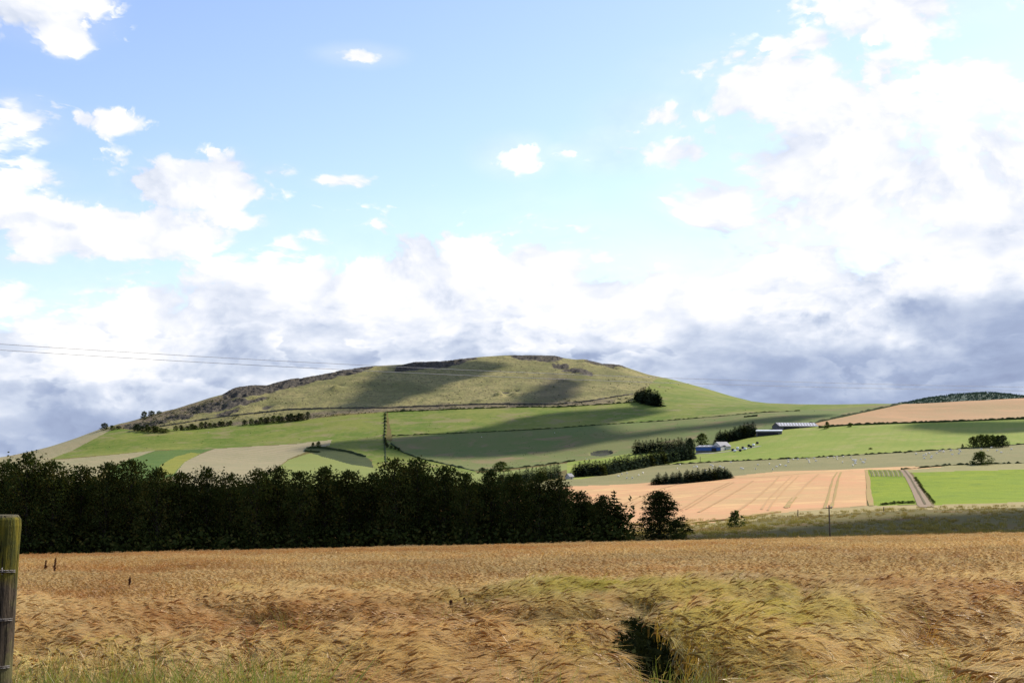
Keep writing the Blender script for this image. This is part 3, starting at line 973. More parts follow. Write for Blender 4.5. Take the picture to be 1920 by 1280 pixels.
wall_along('hedge', [(733, 832), (755, 848), (790, 860), (840, 871), (890, 882.5), (940, 880), (1000, 874), (1062, 866), (1078, 864)], 1.1, 1.0, M['hedge'],
           'thin hedge curving along the bottom edge of the lower pasture', 'hedge', rag=0.8)
wall_along('hedge', [(1180, 877), (1230, 872.5), (1350, 865.5), (1500, 859), (1700, 847.5), (1820, 840), (1920, 832.5), (2200, 828)], 0.8, 0.8, M['hedge'],
           'low dark boundary line between the bright green meadow and the sheep pasture', 'hedge', rag=0.9)
wall_along('hedge', [(1535, 802), (1570, 799), (1600, 797), (1700, 793.5), (1800, 790), (1920, 785.5), (2200, 781)], 1.7, 2.0, M['hedge'],
           'dark hedge between the upper reddish barley field and the bright green meadow', 'hedge', rag=0.5)
wall_along('hedge', [(1495, 800), (1520, 795), (1560, 785.5), (1620, 772.5), (1690, 757.5)], 1.8, 1.6, M['hedge'],
           'dark hedge climbing the left edge of the upper reddish barley field', 'hedge', rag=0.6)
wall_along('hedge', [(1690, 880), (1740, 876), (1780, 872), (1850, 870), (1920, 868), (2200, 864)], 0.8, 0.7, M['hedge'],
           'thin ragged hedge above the dry grass margin of the bright green crop', 'hedge', rag=1.0)
wall_along('hedge', [(1395, 782), (1420, 780)], 1.5, 1.2, M['hedge'], 'short isolated strip of dark hedge in the lower hill pasture', 'hedge')
wall_along('hedge', [(600, 848), (572, 846), (576, 840), (600, 839), (655, 847), (685, 856)], 1.6, 1.4, M['hedge'], 'short dark hedge curling round the shaded dark green crop below two small trees', 'hedge')
wall_along('grassy_bank', [(1190, 1000), (1230, 990), (1300, 981), (1370, 974), (1400, 969), (1460, 960.5)], 0.35, 1.4, M['tramgreen'],
           'yellow green grassy bank along the bottom edge of the pink barley field', 'bank', rag=0.6)
ribbon('farm_track', [(1694, 881), (1705, 895), (1718, 918), (1733, 946), (1738, 951)], 3.6, M['gravel'], 0.12)
ribbon('track_verge', [(1695, 881), (1706, 895), (1719.5, 918), (1735, 946)], 0.7, M['trackgrass'], 0.22, jitter=.3)
for pts, w, mk in (([(1485, 892), (1462, 914), (1440, 936), (1428, 955)], 0.7, 'tramdull'), ([(1497, 892), (1472, 916), (1448, 943), (1440, 957)], 0.7, 'tramdull'),
                   ([(1570, 885), (1562, 897), (1557, 915), (1552, 935), (1546, 953)], 0.9, 'tramgreen'), ([(1577, 885), (1572, 897), (1568, 915), (1564, 935), (1559, 951)], 0.9, 'tramgreen'),
                   ([(1277, 955), (1306, 937), (1335, 919), (1368, 904)], 0.6, 'tramdull'), ([(1286, 955), (1313, 939), (1343, 920), (1376, 904)], 0.6, 'tramdull'),
                   ([(1310, 960), (1350, 938), (1390, 915), (1412, 901)], 1.0, 'tramdull'), ([(1380, 960), (1415, 935), (1450, 905), (1462, 892)], 1.0, 'tramdull'),
                   ([(1475, 952), (1483, 941), (1489, 932), (1515, 905), (1535, 888)], 1.0, 'tramdull'), ([(1475, 951), (1483, 940), (1490, 932)], 1.8, 'tramgreen'),
                   ([(1163, 948), (1190, 935), (1240, 916), (1280, 905)], 0.6, 'tramdull'), ([(1163, 958), (1200, 940), (1250, 921)], 0.6, 'tramdull'),
                   ([(1385, 896), (1450, 893), (1520, 886), (1600, 883)], 0.8, 'tramdull'), ([(1500, 955), (1540, 953), (1600, 950), (1622, 948)], 1.2, 'tramgreen'),
                   ([(1624, 881), (1628, 900), (1629, 925), (1634, 948)], 1.6, 'tramgreen')):
    ribbon('tramline', pts, w, M[mk], 0.14, jitter=.25)
for k in range(14):
    xx = 1630 + k * 4.6
    ribbon('ploughed_row', [(xx, 881.3), (xx + 3, 886), (xx + 5, 893)], 0.55, M['gravel'] if k % 2 else M['trackgrass'], 0.15)

# ------------------------------------------------------------------ the dark wood behind the crop
tops = [(-400, 850), (-200, 862), (-60, 856), (0, 858), (38, 851), (62, 850), (88, 853), (104, 866), (140, 868), (175, 868), (215, 864), (250, 860), (288, 868), (318, 882), (350, 879), (385, 870), (425, 886),
        (478, 879), (520, 872), (562, 886), (608, 868), (645, 880), (700, 884), (735, 862), (765, 849), (800, 853), (834, 870), (868, 884), (905, 884), (952, 882), (990, 886), (1030, 888), (1056, 898),
        (1075, 920), (1105, 926), (1135, 926), (1155, 948), (1172, 968)]
tx, ty = [a for a, b in tops], [b for a, b in tops]


def edge_row(px):
    return np.interp(px, [-400, 0, 960, 1920, 2320], [1057, 1040, 1020.5, 999, 990])


fx = [-330, -255, -180, -110, -48, 8, 52, 100, 148, 196, 246, 296, 340, 386, 434, 480, 524, 566, 610, 655, 700, 742, 786, 830, 876, 922, 966, 1010, 1050, 1092, 1132, 1158]
wood_n = 0
kinds = ('bushy', 'ragged', 'broad', 'round', 'dense', 'narrow', 'tall')
for i, xx in enumerate(fx):
    D = 176 + random.uniform(-3, 4)
    tp = float(np.interp(xx, tx, ty))
    p = at(xx, edge_row(xx) - 1)
    t = t_of(xx, 950)
    x = t * D
    z = hz(x, D)
    h = D * e_of(xx, tp) - z
    h *= random.uniform(0.96, 1.03)
    k = i % 7
    inview = xx > -30
    lb = nth(wood_n) + ' %s dark beech from the left in the wood behind the barley' % kinds[k] if inview else nth(i) + ' dark beech of the wood standing out of view beyond the left edge'
    plant_tree('beech_tree', BEECH, (x, D, z), h, min(max(5.0, h * random.uniform(.50, .66)), 7.8), lb, 'tree', 'beech trees of the wood behind the crop', (M['bark'], M['beech']), k=k)
    wood_n += inview
    # a second and a third row close the wood behind it
    for rr, (dD, dx, hh) in enumerate(((7, 24, 0.86), (14, 5, 0.87))):
        if xx + dx > 1120:
            continue
        D2 = D + dD
        x2 = t_of(xx + dx, 950) * D2
        z2 = hz(x2, D2)
        tp2 = float(np.interp(xx + dx, tx, ty))
        h2 = (D2 * e_of(xx + dx, tp2) - z2) * hh * random.uniform(0.9, 1.0)
        if inview:
            lb = ('second-row' if rr == 0 else 'third-row') + ' dark beech whose top shows behind the %s front tree of the wood' % nth(wood_n - 1)
        else:
            lb = '%s-row dark beech behind the %s one beyond the left edge of view' % (('second', 'third')[rr], nth(i))
        plant_tree('beech_tree', BEECH, (x2, D2, z2), h2, 7.6, lb, 'tree', 'beech trees of the wood behind the crop', (M['bark'], M['beech']))
# the one spruce at the right end of the wood
D = 178
x = t_of(1152, 950) * D
z = hz(x, D)
plant_tree('spruce_tree', SPRUCE, (x, D, z), D * e_of(1152, 922) - z, 5.2, 'pointed dark spruce at the right-hand end of the wood beside the gap', 'tree', None, (M['bark'], M['beech']), 10.0, 4.6)
# undergrowth below the wood
C, Dr = [], []
for k in range(15000):
    xx = random.uniform(-380, 1190)
    D = random.uniform(169.5, 190)
    x = t_of(xx, 950) * D
    z = hz(x, D)
    C.append((x, D, z + random.uniform(0, 1.0) ** 1.2 * (2.6 + (D - 169.5) * 0.22))); Dr.append((random.gauss(0, 1), random.gauss(0, 1), random.uniform(0, 1)))
V, Fq = leaf_quads(np.array(C), np.array(Dr), RNG.uniform(.4, .9, len(C)), RNG.uniform(.25, .5, len(C)), 0.3)
tag(link('undergrowth', mesh_np('undergrowth', V, Fq), M['beech']), kind='stuff')

# lone beech and the round bush right of the gap
D = 174
x = t_of(1238, 950) * D
z = hz(x, D)
plant_tree('beech_tree', LONE, (x, D, z), (D * e_of(1238, 921) - z) * 1.0, 7.6, 'solitary tiered beech with gaps in its crown, standing right of the dark wood', 'tree', None, (M['bark'], M['lone']), 12, 11.5, rot=0.7)
p = at(1268, 1004)
plant_tree('bush', SHRUB, p, px_h(p.y, 30), px_h(p.y, 44), 'low olive bush at the right foot of the solitary beech', 'bush', None, (M['bark'], M['bush']), 12, 14)
p = at(1380, 990)
plant_tree('bush', SHRUB, p, px_h(p.y, 33), px_h(p.y, 34), 'small round green bush standing alone in the rough grass below the pink field', 'bush', None, (M['bark'], M['bush']), 12, 14)
p = at(1188, 1008)
plant_tree('bush', SHRUB, (p.x, 170, hz(p.x, 170)), 1.6, 3.2, 'low dark bush filling the gap between the wood and the solitary beech', 'bush', None, (M['bark'], M['beech']), 12, 14)


# ------------------------------------------------------------------ shelter belts, hedgerow shrubs and single trees on the slopes
def row_of(name, protos, line, n, hpx, wpx, text, cat, group, mats, bh, bw, jit=1.2, back=0.0):
    for i in range(n):
        s = (i + 0.5) / n * (len(line) - 1)
        a, b = line[int(s)], line[min(int(s) + 1, len(line) - 1)]
        f = s - int(s)
        xx = a[0] + (b[0] - a[0]) * f + random.uniform(-jit, jit)
        yy = a[1] + (b[1] - a[1]) * f
        p = at(xx, yy)
        p = Vector((p.x * (p.y + back) / p.y, p.y + back, 0)); p.z = hz(p.x, p.y)
        hh = np.interp(i / max(1, n - 1), np.linspace(0, 1, len(hpx)), hpx)
        lo = .6 if 'scrub row' in text else .88
        plant_tree(name, protos, p, px_h(p.y, hh) * random.uniform(lo, 1.12), px_h(p.y, wpx) * random.uniform(lo, 1.2),
                   nth(i) + ' ' + text, cat, group, mats, bh, bw)


SPM = (M['bark'], M['spruce'])
row_of('spruce_tree', SPRUCE, [(1076, 894.5), (1130, 891), (1180, 881), (1240, 870), (1300, 860)], 34, [27, 26, 25, 28, 27], 21, 'front spruce from the left in the long shelter belt below the farm', 'tree', 'spruces of the long shelter belt', SPM, 10, 4.6)
row_of('spruce_tree', SPRUCE, [(1082, 893), (1135, 889), (1185, 879), (1245, 868), (1302, 858)], 22, [28, 27, 26, 29, 29], 20, 'rear spruce from the left in the long shelter belt below the farm', 'tree', 'spruces of the long shelter belt', SPM, 10, 4.6, back=7)
row_of('spruce_tree', SPRUCE, [(1188, 851), (1240, 846), (1298, 842)], 15, [26, 24, 22], 19, 'spruce from the left in the short belt behind the long shelter belt', 'tree', 'spruces of the short rear belt', SPM, 10, 4.6)
row_of('spruce_tree', SPRUCE, [(1342, 833), (1380, 825), (1416, 817)], 15, [23, 22, 24, 27], 19, 'front spruce from the left in the belt between the farm sheds', 'tree', 'spruces between the farm sheds', SPM, 10, 4.6)
row_of('spruce_tree', SPRUCE, [(1346, 831), (1382, 823), (1416, 815)], 8, [22, 22, 25], 19, 'rear spruce from the left in the belt between the farm sheds', 'tree', 'spruces between the farm sheds', SPM, 10, 4.6, back=7)
row_of('spruce_tree', SPRUCE, [(1220, 909), (1290, 905), (1340, 900), (1372, 896)], 24, [14, 21, 22, 22, 12], 18, 'front dark spruce from the left in the plantation above the pink field', 'tree', 'spruces of the small plantation', (M['bark'], M['spruce_dark']), 10, 4.6)
row_of('spruce_tree', SPRUCE, [(1228, 907), (1290, 903), (1340, 898), (1366, 895)], 14, [18, 22, 23, 18], 18, 'rear dark spruce from the left in the plantation above the pink field', 'tree', 'spruces of the small plantation', (M['bark'], M['spruce_dark']), 10, 4.6, back=6)
row_of('spruce_tree', SPRUCE, [(935, 906), (975, 905), (1010, 900), (1050, 896)], 17, [22, 24, 26, 27], 18, 'spruce from the left in the belt half hidden by the dark wood', 'tree', 'spruces half hidden by the wood', SPM, 10, 4.6)
row_of('spruce_tree', SPRUCE, [(1194, 752), (1208, 756), (1222, 760), (1238, 762)], 9, [19, 24, 26, 24], 20, 'dark spruce from the left in the square clump high on the hillside', 'tree', 'spruces of the hillside clump', SPM, 10, 4.6)
row_of('spruce_tree', SPRUCE, [(1192, 750), (1210, 751), (1236, 756)], 9, [18, 24, 22], 20, 'rear spruce from the left in the square clump high on the hillside', 'tree', 'spruces of the hillside clump', SPM, 10, 4.6, back=10)
SH = (M['bark'], M['shrub'])
row_of('shrub', SHRUB, [(248, 806), (270, 809), (290, 810), (318, 811)], 9, [11, 13, 12, 8], 16, 'shrub from the left in the leftmost scrub row below the crags', 'shrub', 'shrubs of the left scrub row', SH, 12, 14, 3.0)
row_of('shrub', SHRUB, [(326, 807), (360, 805), (400, 801), (438, 797)], 14, [9, 12, 11, 10], 15, 'shrub from the left in the middle scrub row below the crags', 'shrub', 'shrubs of the middle scrub row', SH, 12, 14, 2.6)
row_of('shrub', SHRUB, [(456, 797), (500, 794), (540, 790), (578, 786)], 15, [10, 14, 16, 15], 16, 'shrub from the left in the rightmost scrub row below the crags', 'shrub', 'shrubs of the upper scrub row', SH, 12, 14, 2.6)
row_of('shrub', SHRUB, [(722, 776), (722, 800), (721, 822), (724, 838), (752, 846)], 15, [4, 4, 3, 7, 6], 7, 'small shrub from the top along the hedge running down the hillside', 'shrub', 'shrubs along the hillside hedge', SH, 12, 14, 0.6)
row_of('shrub', SHRUB, [(1820, 838), (1845, 838), (1868, 838), (1886, 838)], 6, [19, 24, 20, 23], 26, 'round tree from the left in the thicket below the bright meadow', 'tree', 'trees of the meadow thicket', SH, 12, 14)
row_of('shrub', SHRUB, [(1715, 895), (1727, 914), (1740, 930), (1752, 945)], 12, [4, 5, 5, 5], 9, 'small bush from the top along the right of the farm track', 'bush', 'bushes along the farm track', (M['bark'], M['bush']), 12, 14, 0.8)
row_of('shrub', SHRUB, [(1652, 947), (1680, 944.5), (1716, 943)], 8, [4, 6, 5], 12, 'low bush from the left below the small bright green field', 'bush', 'bushes below the small green field', (M['bark'], M['bush']), 12, 14, 1)
for xx, yy, hh, ww, nm, lb, mk, pr in (
        (1840, 871, 25, 42, 'round_tree', 'single round dark tree in the sheep pasture at the right', 'shrub', SHRUB),
        (1551, 803, 13, 12, 'round_tree', 'small dark tree beside the right end of the long-roofed shed', 'shrub', SHRUB),
        (1594, 800, 8, 10, 'shrub', 'tiny dark shrub on the hedge between reddish field and meadow', 'shrub', SHRUB),
        (1805, 839, 7, 6, 'shrub', 'tiny shrub just left of the thicket in the green meadow', 'shrub', SHRUB),
        (939, 884, 19, 38, 'round_tree', 'broad rounded tree at the foot of the lower pasture above the dark wood', 'bush', SHRUB),
        (904, 887, 11, 17, 'shrub', 'small round bush left of the broad tree above the wood', 'bush', SHRUB),
        (1316, 837, 25, 28, 'round_tree', 'round dark broadleaf tree directly behind the blue shed', 'shrub', SHRUB),
        (1295, 843, 22, 24, 'round_tree', 'broadleaf tree left of the round tree behind the blue shed', 'shrub', SHRUB),
        (196, 806, 13, 20, 'round_tree', 'largest of the windblown trees on the left skyline above the stubble', 'shrub', SHRUB),
        (210, 806, 9, 14, 'round_tree', 'second of the small trees on the left skyline, right of the largest', 'shrub', SHRUB),
        (222, 804, 6, 14, 'shrub', 'low shrub right of the small trees on the left skyline', 'shrub', SHRUB),
        (270, 785, 14, 16, 'round_tree', 'small tree at the left end of the skyline group below the crags', 'shrub', SHRUB),
        (284, 780, 10, 18, 'round_tree', 'wide low tree in the middle of the skyline group below the crags', 'shrub', SHRUB),
        (298, 776, 6, 12, 'shrub', 'low shrub tailing off the skyline group below the crags', 'shrub', SHRUB),
        (587, 839, 10, 9, 'round_tree', 'left one of two small trees at the tip of the stubble field', 'shrub', SHRUB),
        (597, 839, 12, 12, 'round_tree', 'right, slightly larger one of two small trees at the tip of the stubble field', 'shrub', SHRUB),
        (1697, 849, 3, 6, 'shrub', 'tiny dark shrub on the lower boundary of the bright meadow', 'shrub', SHRUB),
        (1632, 842, 3, 9, 'shrub', 'pair of dark specks of scrub in the middle of the bright green meadow', 'shrub', SHRUB)):
    p = at(xx, yy)
    plant_tree(nm, pr, p, px_h(p.y, hh), px_h(p.y, ww), lb, 'shrub' if nm == 'shrub' else 'tree', None, (M['bark'], M[mk]), 12, 14)

# scrub, rushes and gorse dotted over the moor and pastures (uncountable specks)
C, Dr, LL = [], [], []


def specks(poly, n, s0, s1, leaves=5):
    xs, ys = [p[0] for p in poly], [p[1] for p in poly]
    k = 0
    while k < n:
        a, b = random.uniform(min(xs), max(xs)), random.uniform(min(ys), max(ys))
        if not inside_poly(poly, np.array([a]), np.array([b]))[0]:
            continue
        k += 1
        if fbm(a / 40, b / 14, 21, 3) < random.uniform(-.35, .25):
            continue
        p = at(a, b)
        s = random.uniform(s0, s1)
        for q in range(leaves):
            C.append((p.x + random.gauss(0, s * .6), p.y + random.gauss(0, s * .5), p.z + random.uniform(0.1, s * .6)))
            Dr.append((random.gauss(0, 1), random.gauss(0, 1), random.gauss(0, .5))); LL.append(s * random.uniform(.6, 1.2))


specks([(260, 800), (420, 748), (700, 692), (960, 672), (1180, 695), (1290, 725), (1180, 752), (950, 762), (600, 772), (440, 795)], 1500, 0.5, 1.5, 4)
specks([(225, 803), (290, 778), (420, 744), (470, 744), (400, 772), (330, 796), (260, 806)], 900, 0.6, 1.8, 4)
specks([(300, 800), (440, 778), (600, 772), (950, 758), (1180, 744), (1180, 756), (900, 766), (600, 782), (450, 796)], 700, 0.6, 1.9, 5)
V, Fq = leaf_quads(np.array(C), np.array(Dr), np.array(LL), np.array(LL) * .7, 0.4)
tag(link('heather_scrub', mesh_np('heather_scrub', V, Fq), M['shrub']), kind='stuff')
C, Dr, LL = [], [], []
specks([(140, 845), (215, 806), (440, 800), (722, 778), (1180, 762), (1560, 768), (1180, 848), (900, 880), (740, 825), (400, 838)], 420, 0.4, 0.9, 4)
V, Fq = leaf_quads(np.array(C), np.array(Dr), np.array(LL), np.array(LL) * .7, 0.4)
tag(link('pasture_weeds', mesh_np('pasture_weeds', V, Fq), M['rushes']), kind='stuff')

# ------------------------------------------------------------------ far wooded hill behind the upper field
far = [(1560, 775), (1640, 762), (1700, 751.5), (1740, 743.5), (1790, 736.5), (1850, 733), (1885, 735.5), (1920, 740), (1990, 748), (2100, 760), (2250, 775)]
fpts = []
NX, NYY = 160, 24
ftx = np.linspace(t_of(1480, 760), t_of(2400, 760), NX)
fe = np.interp(ftx, [t_of(a, b) for a, b in far], [e_of(a, b) for a, b in far], left=e_of(1480, 800), right=e_of(2400, 800))
for j in range(NYY):
    D = 3400 + j * 75
    prof = math.sin(min(1.0, j / 14) * math.pi / 2) if j < 14 else math.cos((j - 14) / 9 * math.pi / 2)
    for i in range(NX):
        zt = fe[i] * (3400 + 14 * 75)
        fpts.append((ftx[i] * D, D, -44 + (zt - 9 + 44) * prof))
ii = np.arange(NX * NYY).reshape(NYY, NX)
qd = np.stack([ii[:-1, :-1], ii[:-1, 1:], ii[1:, 1:], ii[1:, :-1]], -1).reshape(-1, 4)
M['farhill'] = ground_mat('far_hill_heath', (0.05, 0.08, 0.055), (0.08, 0.095, 0.065), None, 0.01, 0.05)
tag(link('far_hill', mesh_np('far_hill', np.array(fpts), qd, True), M['farhill']), kind='structure')
fp = np.array(fpts).reshape(NYY, NX, 3)
C, Dr, LL = [], [], []
for k in range(7000):
    i, j = RNG.uniform(0, NX - 1.01), RNG.uniform(7, 15.5)
    q = fp[int(j), int(i)] * (1 - (j % 1)) + fp[int(j) + 1, int(i)] * (j % 1)
    q = q + (fp[int(j), int(i) + 1] - fp[int(j), int(i)]) * (i % 1)
    if fbm(q[0] / 160, q[1] / 160, 77, 3) < -0.28:
        continue
    for r in range(3):
        C.append((q[0] + RNG.normal() * 3, q[1] + RNG.normal() * 3, q[2] + 1.5 + 2.0 * r)); Dr.append((RNG.normal(), RNG.normal(), RNG.uniform(.2, 2))); LL.append(RNG.uniform(5, 9) * (1 - .22 * r))
V, Fq = leaf_quads(np.array(C), np.array(Dr), np.array(LL), np.array(LL) * .7, 0.2)
M['far_trees'] = leaf_mat('far_trees_haze_tint', (0.040, 0.066, 0.052), (0.062, 0.090, 0.068), None, 0.1)  # blue-green leaf tone paints in the distance haze
tag(link('far_forest', mesh_np('far_forest', V, Fq), M['far_trees']), kind='stuff')

# ------------------------------------------------------------------ farm buildings
M['blue'] = flat_mat('blue_sheet_cladding', (0.045, 0.10, 0.30), (0.035, 0.08, 0.24), 0.3, 0.6)
M['concrete'] = flat_mat('grey_block_wall', (0.14, 0.13, 0.13), (0.09, 0.085, 0.09), 0.3, 0.9)
M['roofgrey'] = flat_mat('grey_fibre_roof', (0.25, 0.245, 0.25), (0.18, 0.17, 0.17), 0.25, 0.7, 0.3)
M['white'] = flat_mat('white_sheet', (0.80, 0.80, 0.80), (0.72, 0.72, 0.72), 0.5, 0.35, 0.5)
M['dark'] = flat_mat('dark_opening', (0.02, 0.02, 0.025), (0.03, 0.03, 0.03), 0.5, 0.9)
M['render'] = flat_mat('pale_render', (0.55, 0.52, 0.47), (0.45, 0.42, 0.38), 0.6, 0.9)
M['yard'] = flat_mat('yard_concrete', (0.30, 0.28, 0.25), (0.22, 0.20, 0.18), 0.2, 0.9)


def shed(px0, py0, px1, py1, depth, wall_h, ridge_h, label, walls='concrete', roof='roofgrey', band=None, skylights=0, doors=(), rows=1, white_eave=False, name='farm_shed', gable=None):
    a, b = at(px0, py0), at(px1, py1)
    L = (b - a).length
    ang_ = math.atan2(b.y - a.y, b.x - a.x)
    z0 = min(a.z, b.z) - 0.3
    lift = abs(a.z - b.z)
    root = empty(name, (a.x, a.y, z0))
    root.rotation_euler = (0, 0, ang_)
    tag(root, label, 'shed' if name == 'farm_shed' else 'cottage')
    H, Rg = wall_h + lift * .5, ridge_h + lift * .5
    mb = MB()
    mb.add([(0, 0, -2), (L, 0, -2), (L, depth, -2), (0, depth, -2), (0, 0, H), (L, 0, H), (L, depth, H), (0, depth, H), (0, depth / 2, Rg - .12), (L, depth / 2, Rg - .12)],
           [(0, 1, 5, 4), (2, 3, 7, 6), (1, 2, 6, 9, 5), (3, 0, 4, 8, 7)])
    mb.build('wall', M[walls], root)
    for s in (0, 1):
        mr = MB()
        y0, y1 = (-0.5, depth / 2) if s == 0 else (depth + 0.5, depth / 2)
        sl = (Rg - H) / (depth / 2)
        zz = H - 0.5 * sl
        q = [(-0.4, y0, zz), (L + .4, y0, zz), (L + .4, y1, Rg), (-.4, y1, Rg)]
        mr.add(q + [(x_, y_, z_ + .16) for x_, y_, z_ in q], [(3, 2, 1, 0), (4, 5, 6, 7), (0, 1, 5, 4), (1, 2, 6, 5), (2, 3, 7, 6), (3, 0, 4, 7)])
        ro = mr.build('roof', M[roof], root)
        if s == 0:
            for rr in range(rows):
                for k in range(skylights):
                    u0 = L * (k + 0.35 + (.3 if rr else 0)) / (skylights + .4)
                    v0 = 0.25 + 0.38 * rr if rows > 1 else 0.35
                    v1 = v0 + (0.2 if rows > 1 else 0.3)
                    ms = MB()
                    P = [(u0, y0 + (y1 - y0) * v0, zz + (Rg - zz) * v0 + .2), (u0 + 1.1, y0 + (y1 - y0) * v0, zz + (Rg - zz) * v0 + .2),
                         (u0 + 1.1, y0 + (y1 - y0) * v1, zz + (Rg - zz) * v1 + .2), (u0, y0 + (y1 - y0) * v1, zz + (Rg - zz) * v1 + .2)]
                    ms.add(P + [(x_, y_, z_ - .06) for x_, y_, z_ in P], [(0, 1, 2, 3), (0, 4, 5, 1), (1, 5, 6, 2), (2, 6, 7, 3), (3, 7, 4, 0)])
                    ms.build('skylight', M['white'], ro)
    if band:
        mb = MB(); mb.box(-0.04, L + .04, -0.12, -0.003, H * band[0], H - .05); mb.build('cladding', M[band[1]], root)
    if white_eave:
        mb = MB(); mb.box(-0.4, L + .4, -0.75, -0.52, H - .5, H + .25); mb.build('fascia', M['white'], root)
    for u0, u1, hh in doors:
        mb = MB(); mb.box(L * u0, L * u1, -0.22, -0.125, -1, H * hh); mb.build('doorway', M['dark'], root)
    if gable:
        mb = MB(); mb.box(L + .003, L + .14, 0.2, depth - .2, -1, H * .96); mb.build('gable_cladding', M[gable], root)
    return root


shed(1305, 849, 1351, 845.5, 12, 4.6, 5.9, 'long shed clad in blue sheets with dark open bay and row of roof lights', 'concrete', 'roofgrey', (0.42, 'blue'), 5, [(.64, .84, .82)], gable='render')
shed(1351, 845, 1370, 842, 10, 3.6, 7.0, 'grey-roofed stone barn joined to the right end of the blue shed', 'render', 'roofgrey', None, 0, [(.2, .5, .6)])
shed(1418, 818, 1466, 813.5, 14, 4.3, 5.2, 'dark fronted shed with white roof edge between spruce belt and longest shed', 'concrete', 'white', None, 0, [(.05, .85, .7)], white_eave=True)
shed(1462, 806, 1534, 799, 20, 2.2, 5.6, 'longest grey farm shed with two rows of white roof lights above the meadow', 'concrete', 'roofgrey', None, 13, [(.1, .5, .8)], rows=2)
shed(1068, 898, 1075, 897.7, 4.0, 2.0, 3.6, 'tiny cottage with bright roof at the left end of the long spruce belt', 'render', 'roofgrey', None, 0, [(.3, .5, .6)], name='cottage')
ribbon('farm_yard', [(1300, 850.5), (1340, 849), (1375, 845), (1425, 836)], 5.0, M['yard'], 0.15)


def bale(i, xx, yy, r, mat, word):
    p = at(xx, yy)
    mb = MB()
    L = r * 2.1
    rings = []
    for s, k in ((-.5, .82), (-.42, 1), (.42, 1), (.5, .82)):
        rings.append([(L * s, r * k * math.cos(a), r + r * k * math.sin(a)) for a in np.linspace(0, 2 * math.pi, 12, endpoint=False)])
    vs = [q for g_ in rings for q in g_]
    fs = [(a * 12 + j, a * 12 + (j + 1) % 12, (a + 1) * 12 + (j + 1) % 12, (a + 1) * 12 + j) for a in range(3) for j in range(12)]
    fs += [tuple(range(11, -1, -1)), tuple(36 + j for j in range(12))]
    mb.add(vs, fs)
    o = mb.build('wrapped_bale', mat, None, p, (0, 0, random.uniform(0, 3)), True)
    tag(o, '%s %s bale from the left in the farmyard right of the stone barn' % (nth(i), word), 'bale', 'wrapped bales in the farmyard')


for i, (xx, yy, w) in enumerate(((1374, 845, 0), (1378, 847, 1), (1383, 842, 1), (1388, 846, 0), (1393, 841, 0), (1397, 843, 1), (1404, 837, 0), (1408, 839, 0), (1413, 836, 1), (1420, 832, 0))):
    bale(i, xx, yy, 0.95, M['white'] if w else M['dark'], 'white' if w else 'dark')

# ------------------------------------------------------------------ sheep
M['wool'] = flat_mat('off_white_fleece', (0.80, 0.75, 0.66), (0.7, 0.65, 0.56), 4.0, 0.95, 0.05)
mb = MB()
prof = [(-.62, .10, .66), (-.55, .27, .68), (-.25, .36, .66), (.15, .36, .66), (.42, .28, .70), (.56, .15, .80), (.70, .12, .92), (.86, .10, .90), (.98, .05, .84)]
vs, fs = [], []
for x_, r_, z_ in prof:
    vs += [(x_, r_ * .85 * math.cos(a), z_ + r_ * math.sin(a)) for a in np.linspace(0, 2 * math.pi, 8, endpoint=False)]
for i in range(len(prof) - 1):
    fs += [(i * 8 + j, i * 8 + (j + 1) % 8, (i + 1) * 8 + (j + 1) % 8, (i + 1) * 8 + j) for j in range(8)]
fs += [tuple(range(7, -1, -1)), tuple(64 + j for j in range(8))]
mb.add(vs, fs)
for lx, ly in ((-.42, .16), (-.42, -.16), (.36, .15), (.36, -.15)):
    mb.tube([(lx, ly, .5), (lx + .02, ly, .25), (lx, ly, 0)], [.08, .05, .045], 5)
for s in (-1, 1):
    mb.add([(.74, s * .08, .98), (.70, s * .22, .97), (.68, s * .09, .92)], [(0, 1, 2)])
sheep_me = mb.mesh('sheep', True)
sheep_me.materials.append(M['wool'])
sheep_me.transform(__import__('mathutils').Matrix.Translation((0, 0, 0)))
spots = []
for k in range(85):
    cxs = random.choice([(1340, 878, 50), (1400, 884, 40), (1180, 893, 30), (1500, 866, 40), (1470, 868, 30), (1510, 862, 22), (1560, 860, 30), (1300, 876, 50), (1740, 852, 30), (1745, 856, 30), (1860, 847, 26), (1780, 845, 26), (1605, 866, 15), (1380, 880, 60)])
    spots.append((random.gauss(cxs[0], cxs[2] * .6), random.gauss(cxs[1], 4)))
n_sheep = 0
spots.sort()
for xx, yy in spots:
    top = np.interp(xx, [1090, 1230, 1350, 1500, 1700, 1820, 1920], [901, 874, 867, 861, 850, 842, 835])
    bot = np.interp(xx, [1070, 1210, 1390, 1460, 1600, 1780, 1920], [911, 903, 890, 881, 875, 868, 865])
    yy = min(max(yy, top + 1), bot - 1)
    if 1215 < xx < 1378 and yy > 884 or not 1095 < xx < 1905:
        continue
    p = at(xx, yy)
    o = bpy.data.objects.new('sheep', sheep_me)
    o.location = p
    o.rotation_euler = (0, 0, random.uniform(0, 6.28))
    o.scale = (1.15,) * 3
    COL.objects.link(o)
    n_sheep += 1
    tag(o, nth(n_sheep - 1) + ' white sheep from the left in the grey-green pasture below the meadow', 'sheep', 'sheep grazing in the grey-green pasture')
for xx, yy, lb in ((391, 811, 'tiny white sheep in the green pasture below the middle scrub row'), (903, 820, 'tiny white sheep in the lower hill pasture left of centre'), (1040, 812, 'tiny white sheep just under the hedge between the two hill pastures'), (1100, 862, 'tiny white sheep below the quarry hollow above the spruce belt')):
    p = at(xx, yy)
    o = bpy.data.objects.new('sheep', sheep_me)
    o.location = p
    o.rotation_euler = (0, 0, random.uniform(0, 6.28))
    COL.objects.link(o)
    tag(o, lb, 'sheep', 'sheep on the hillside pastures')

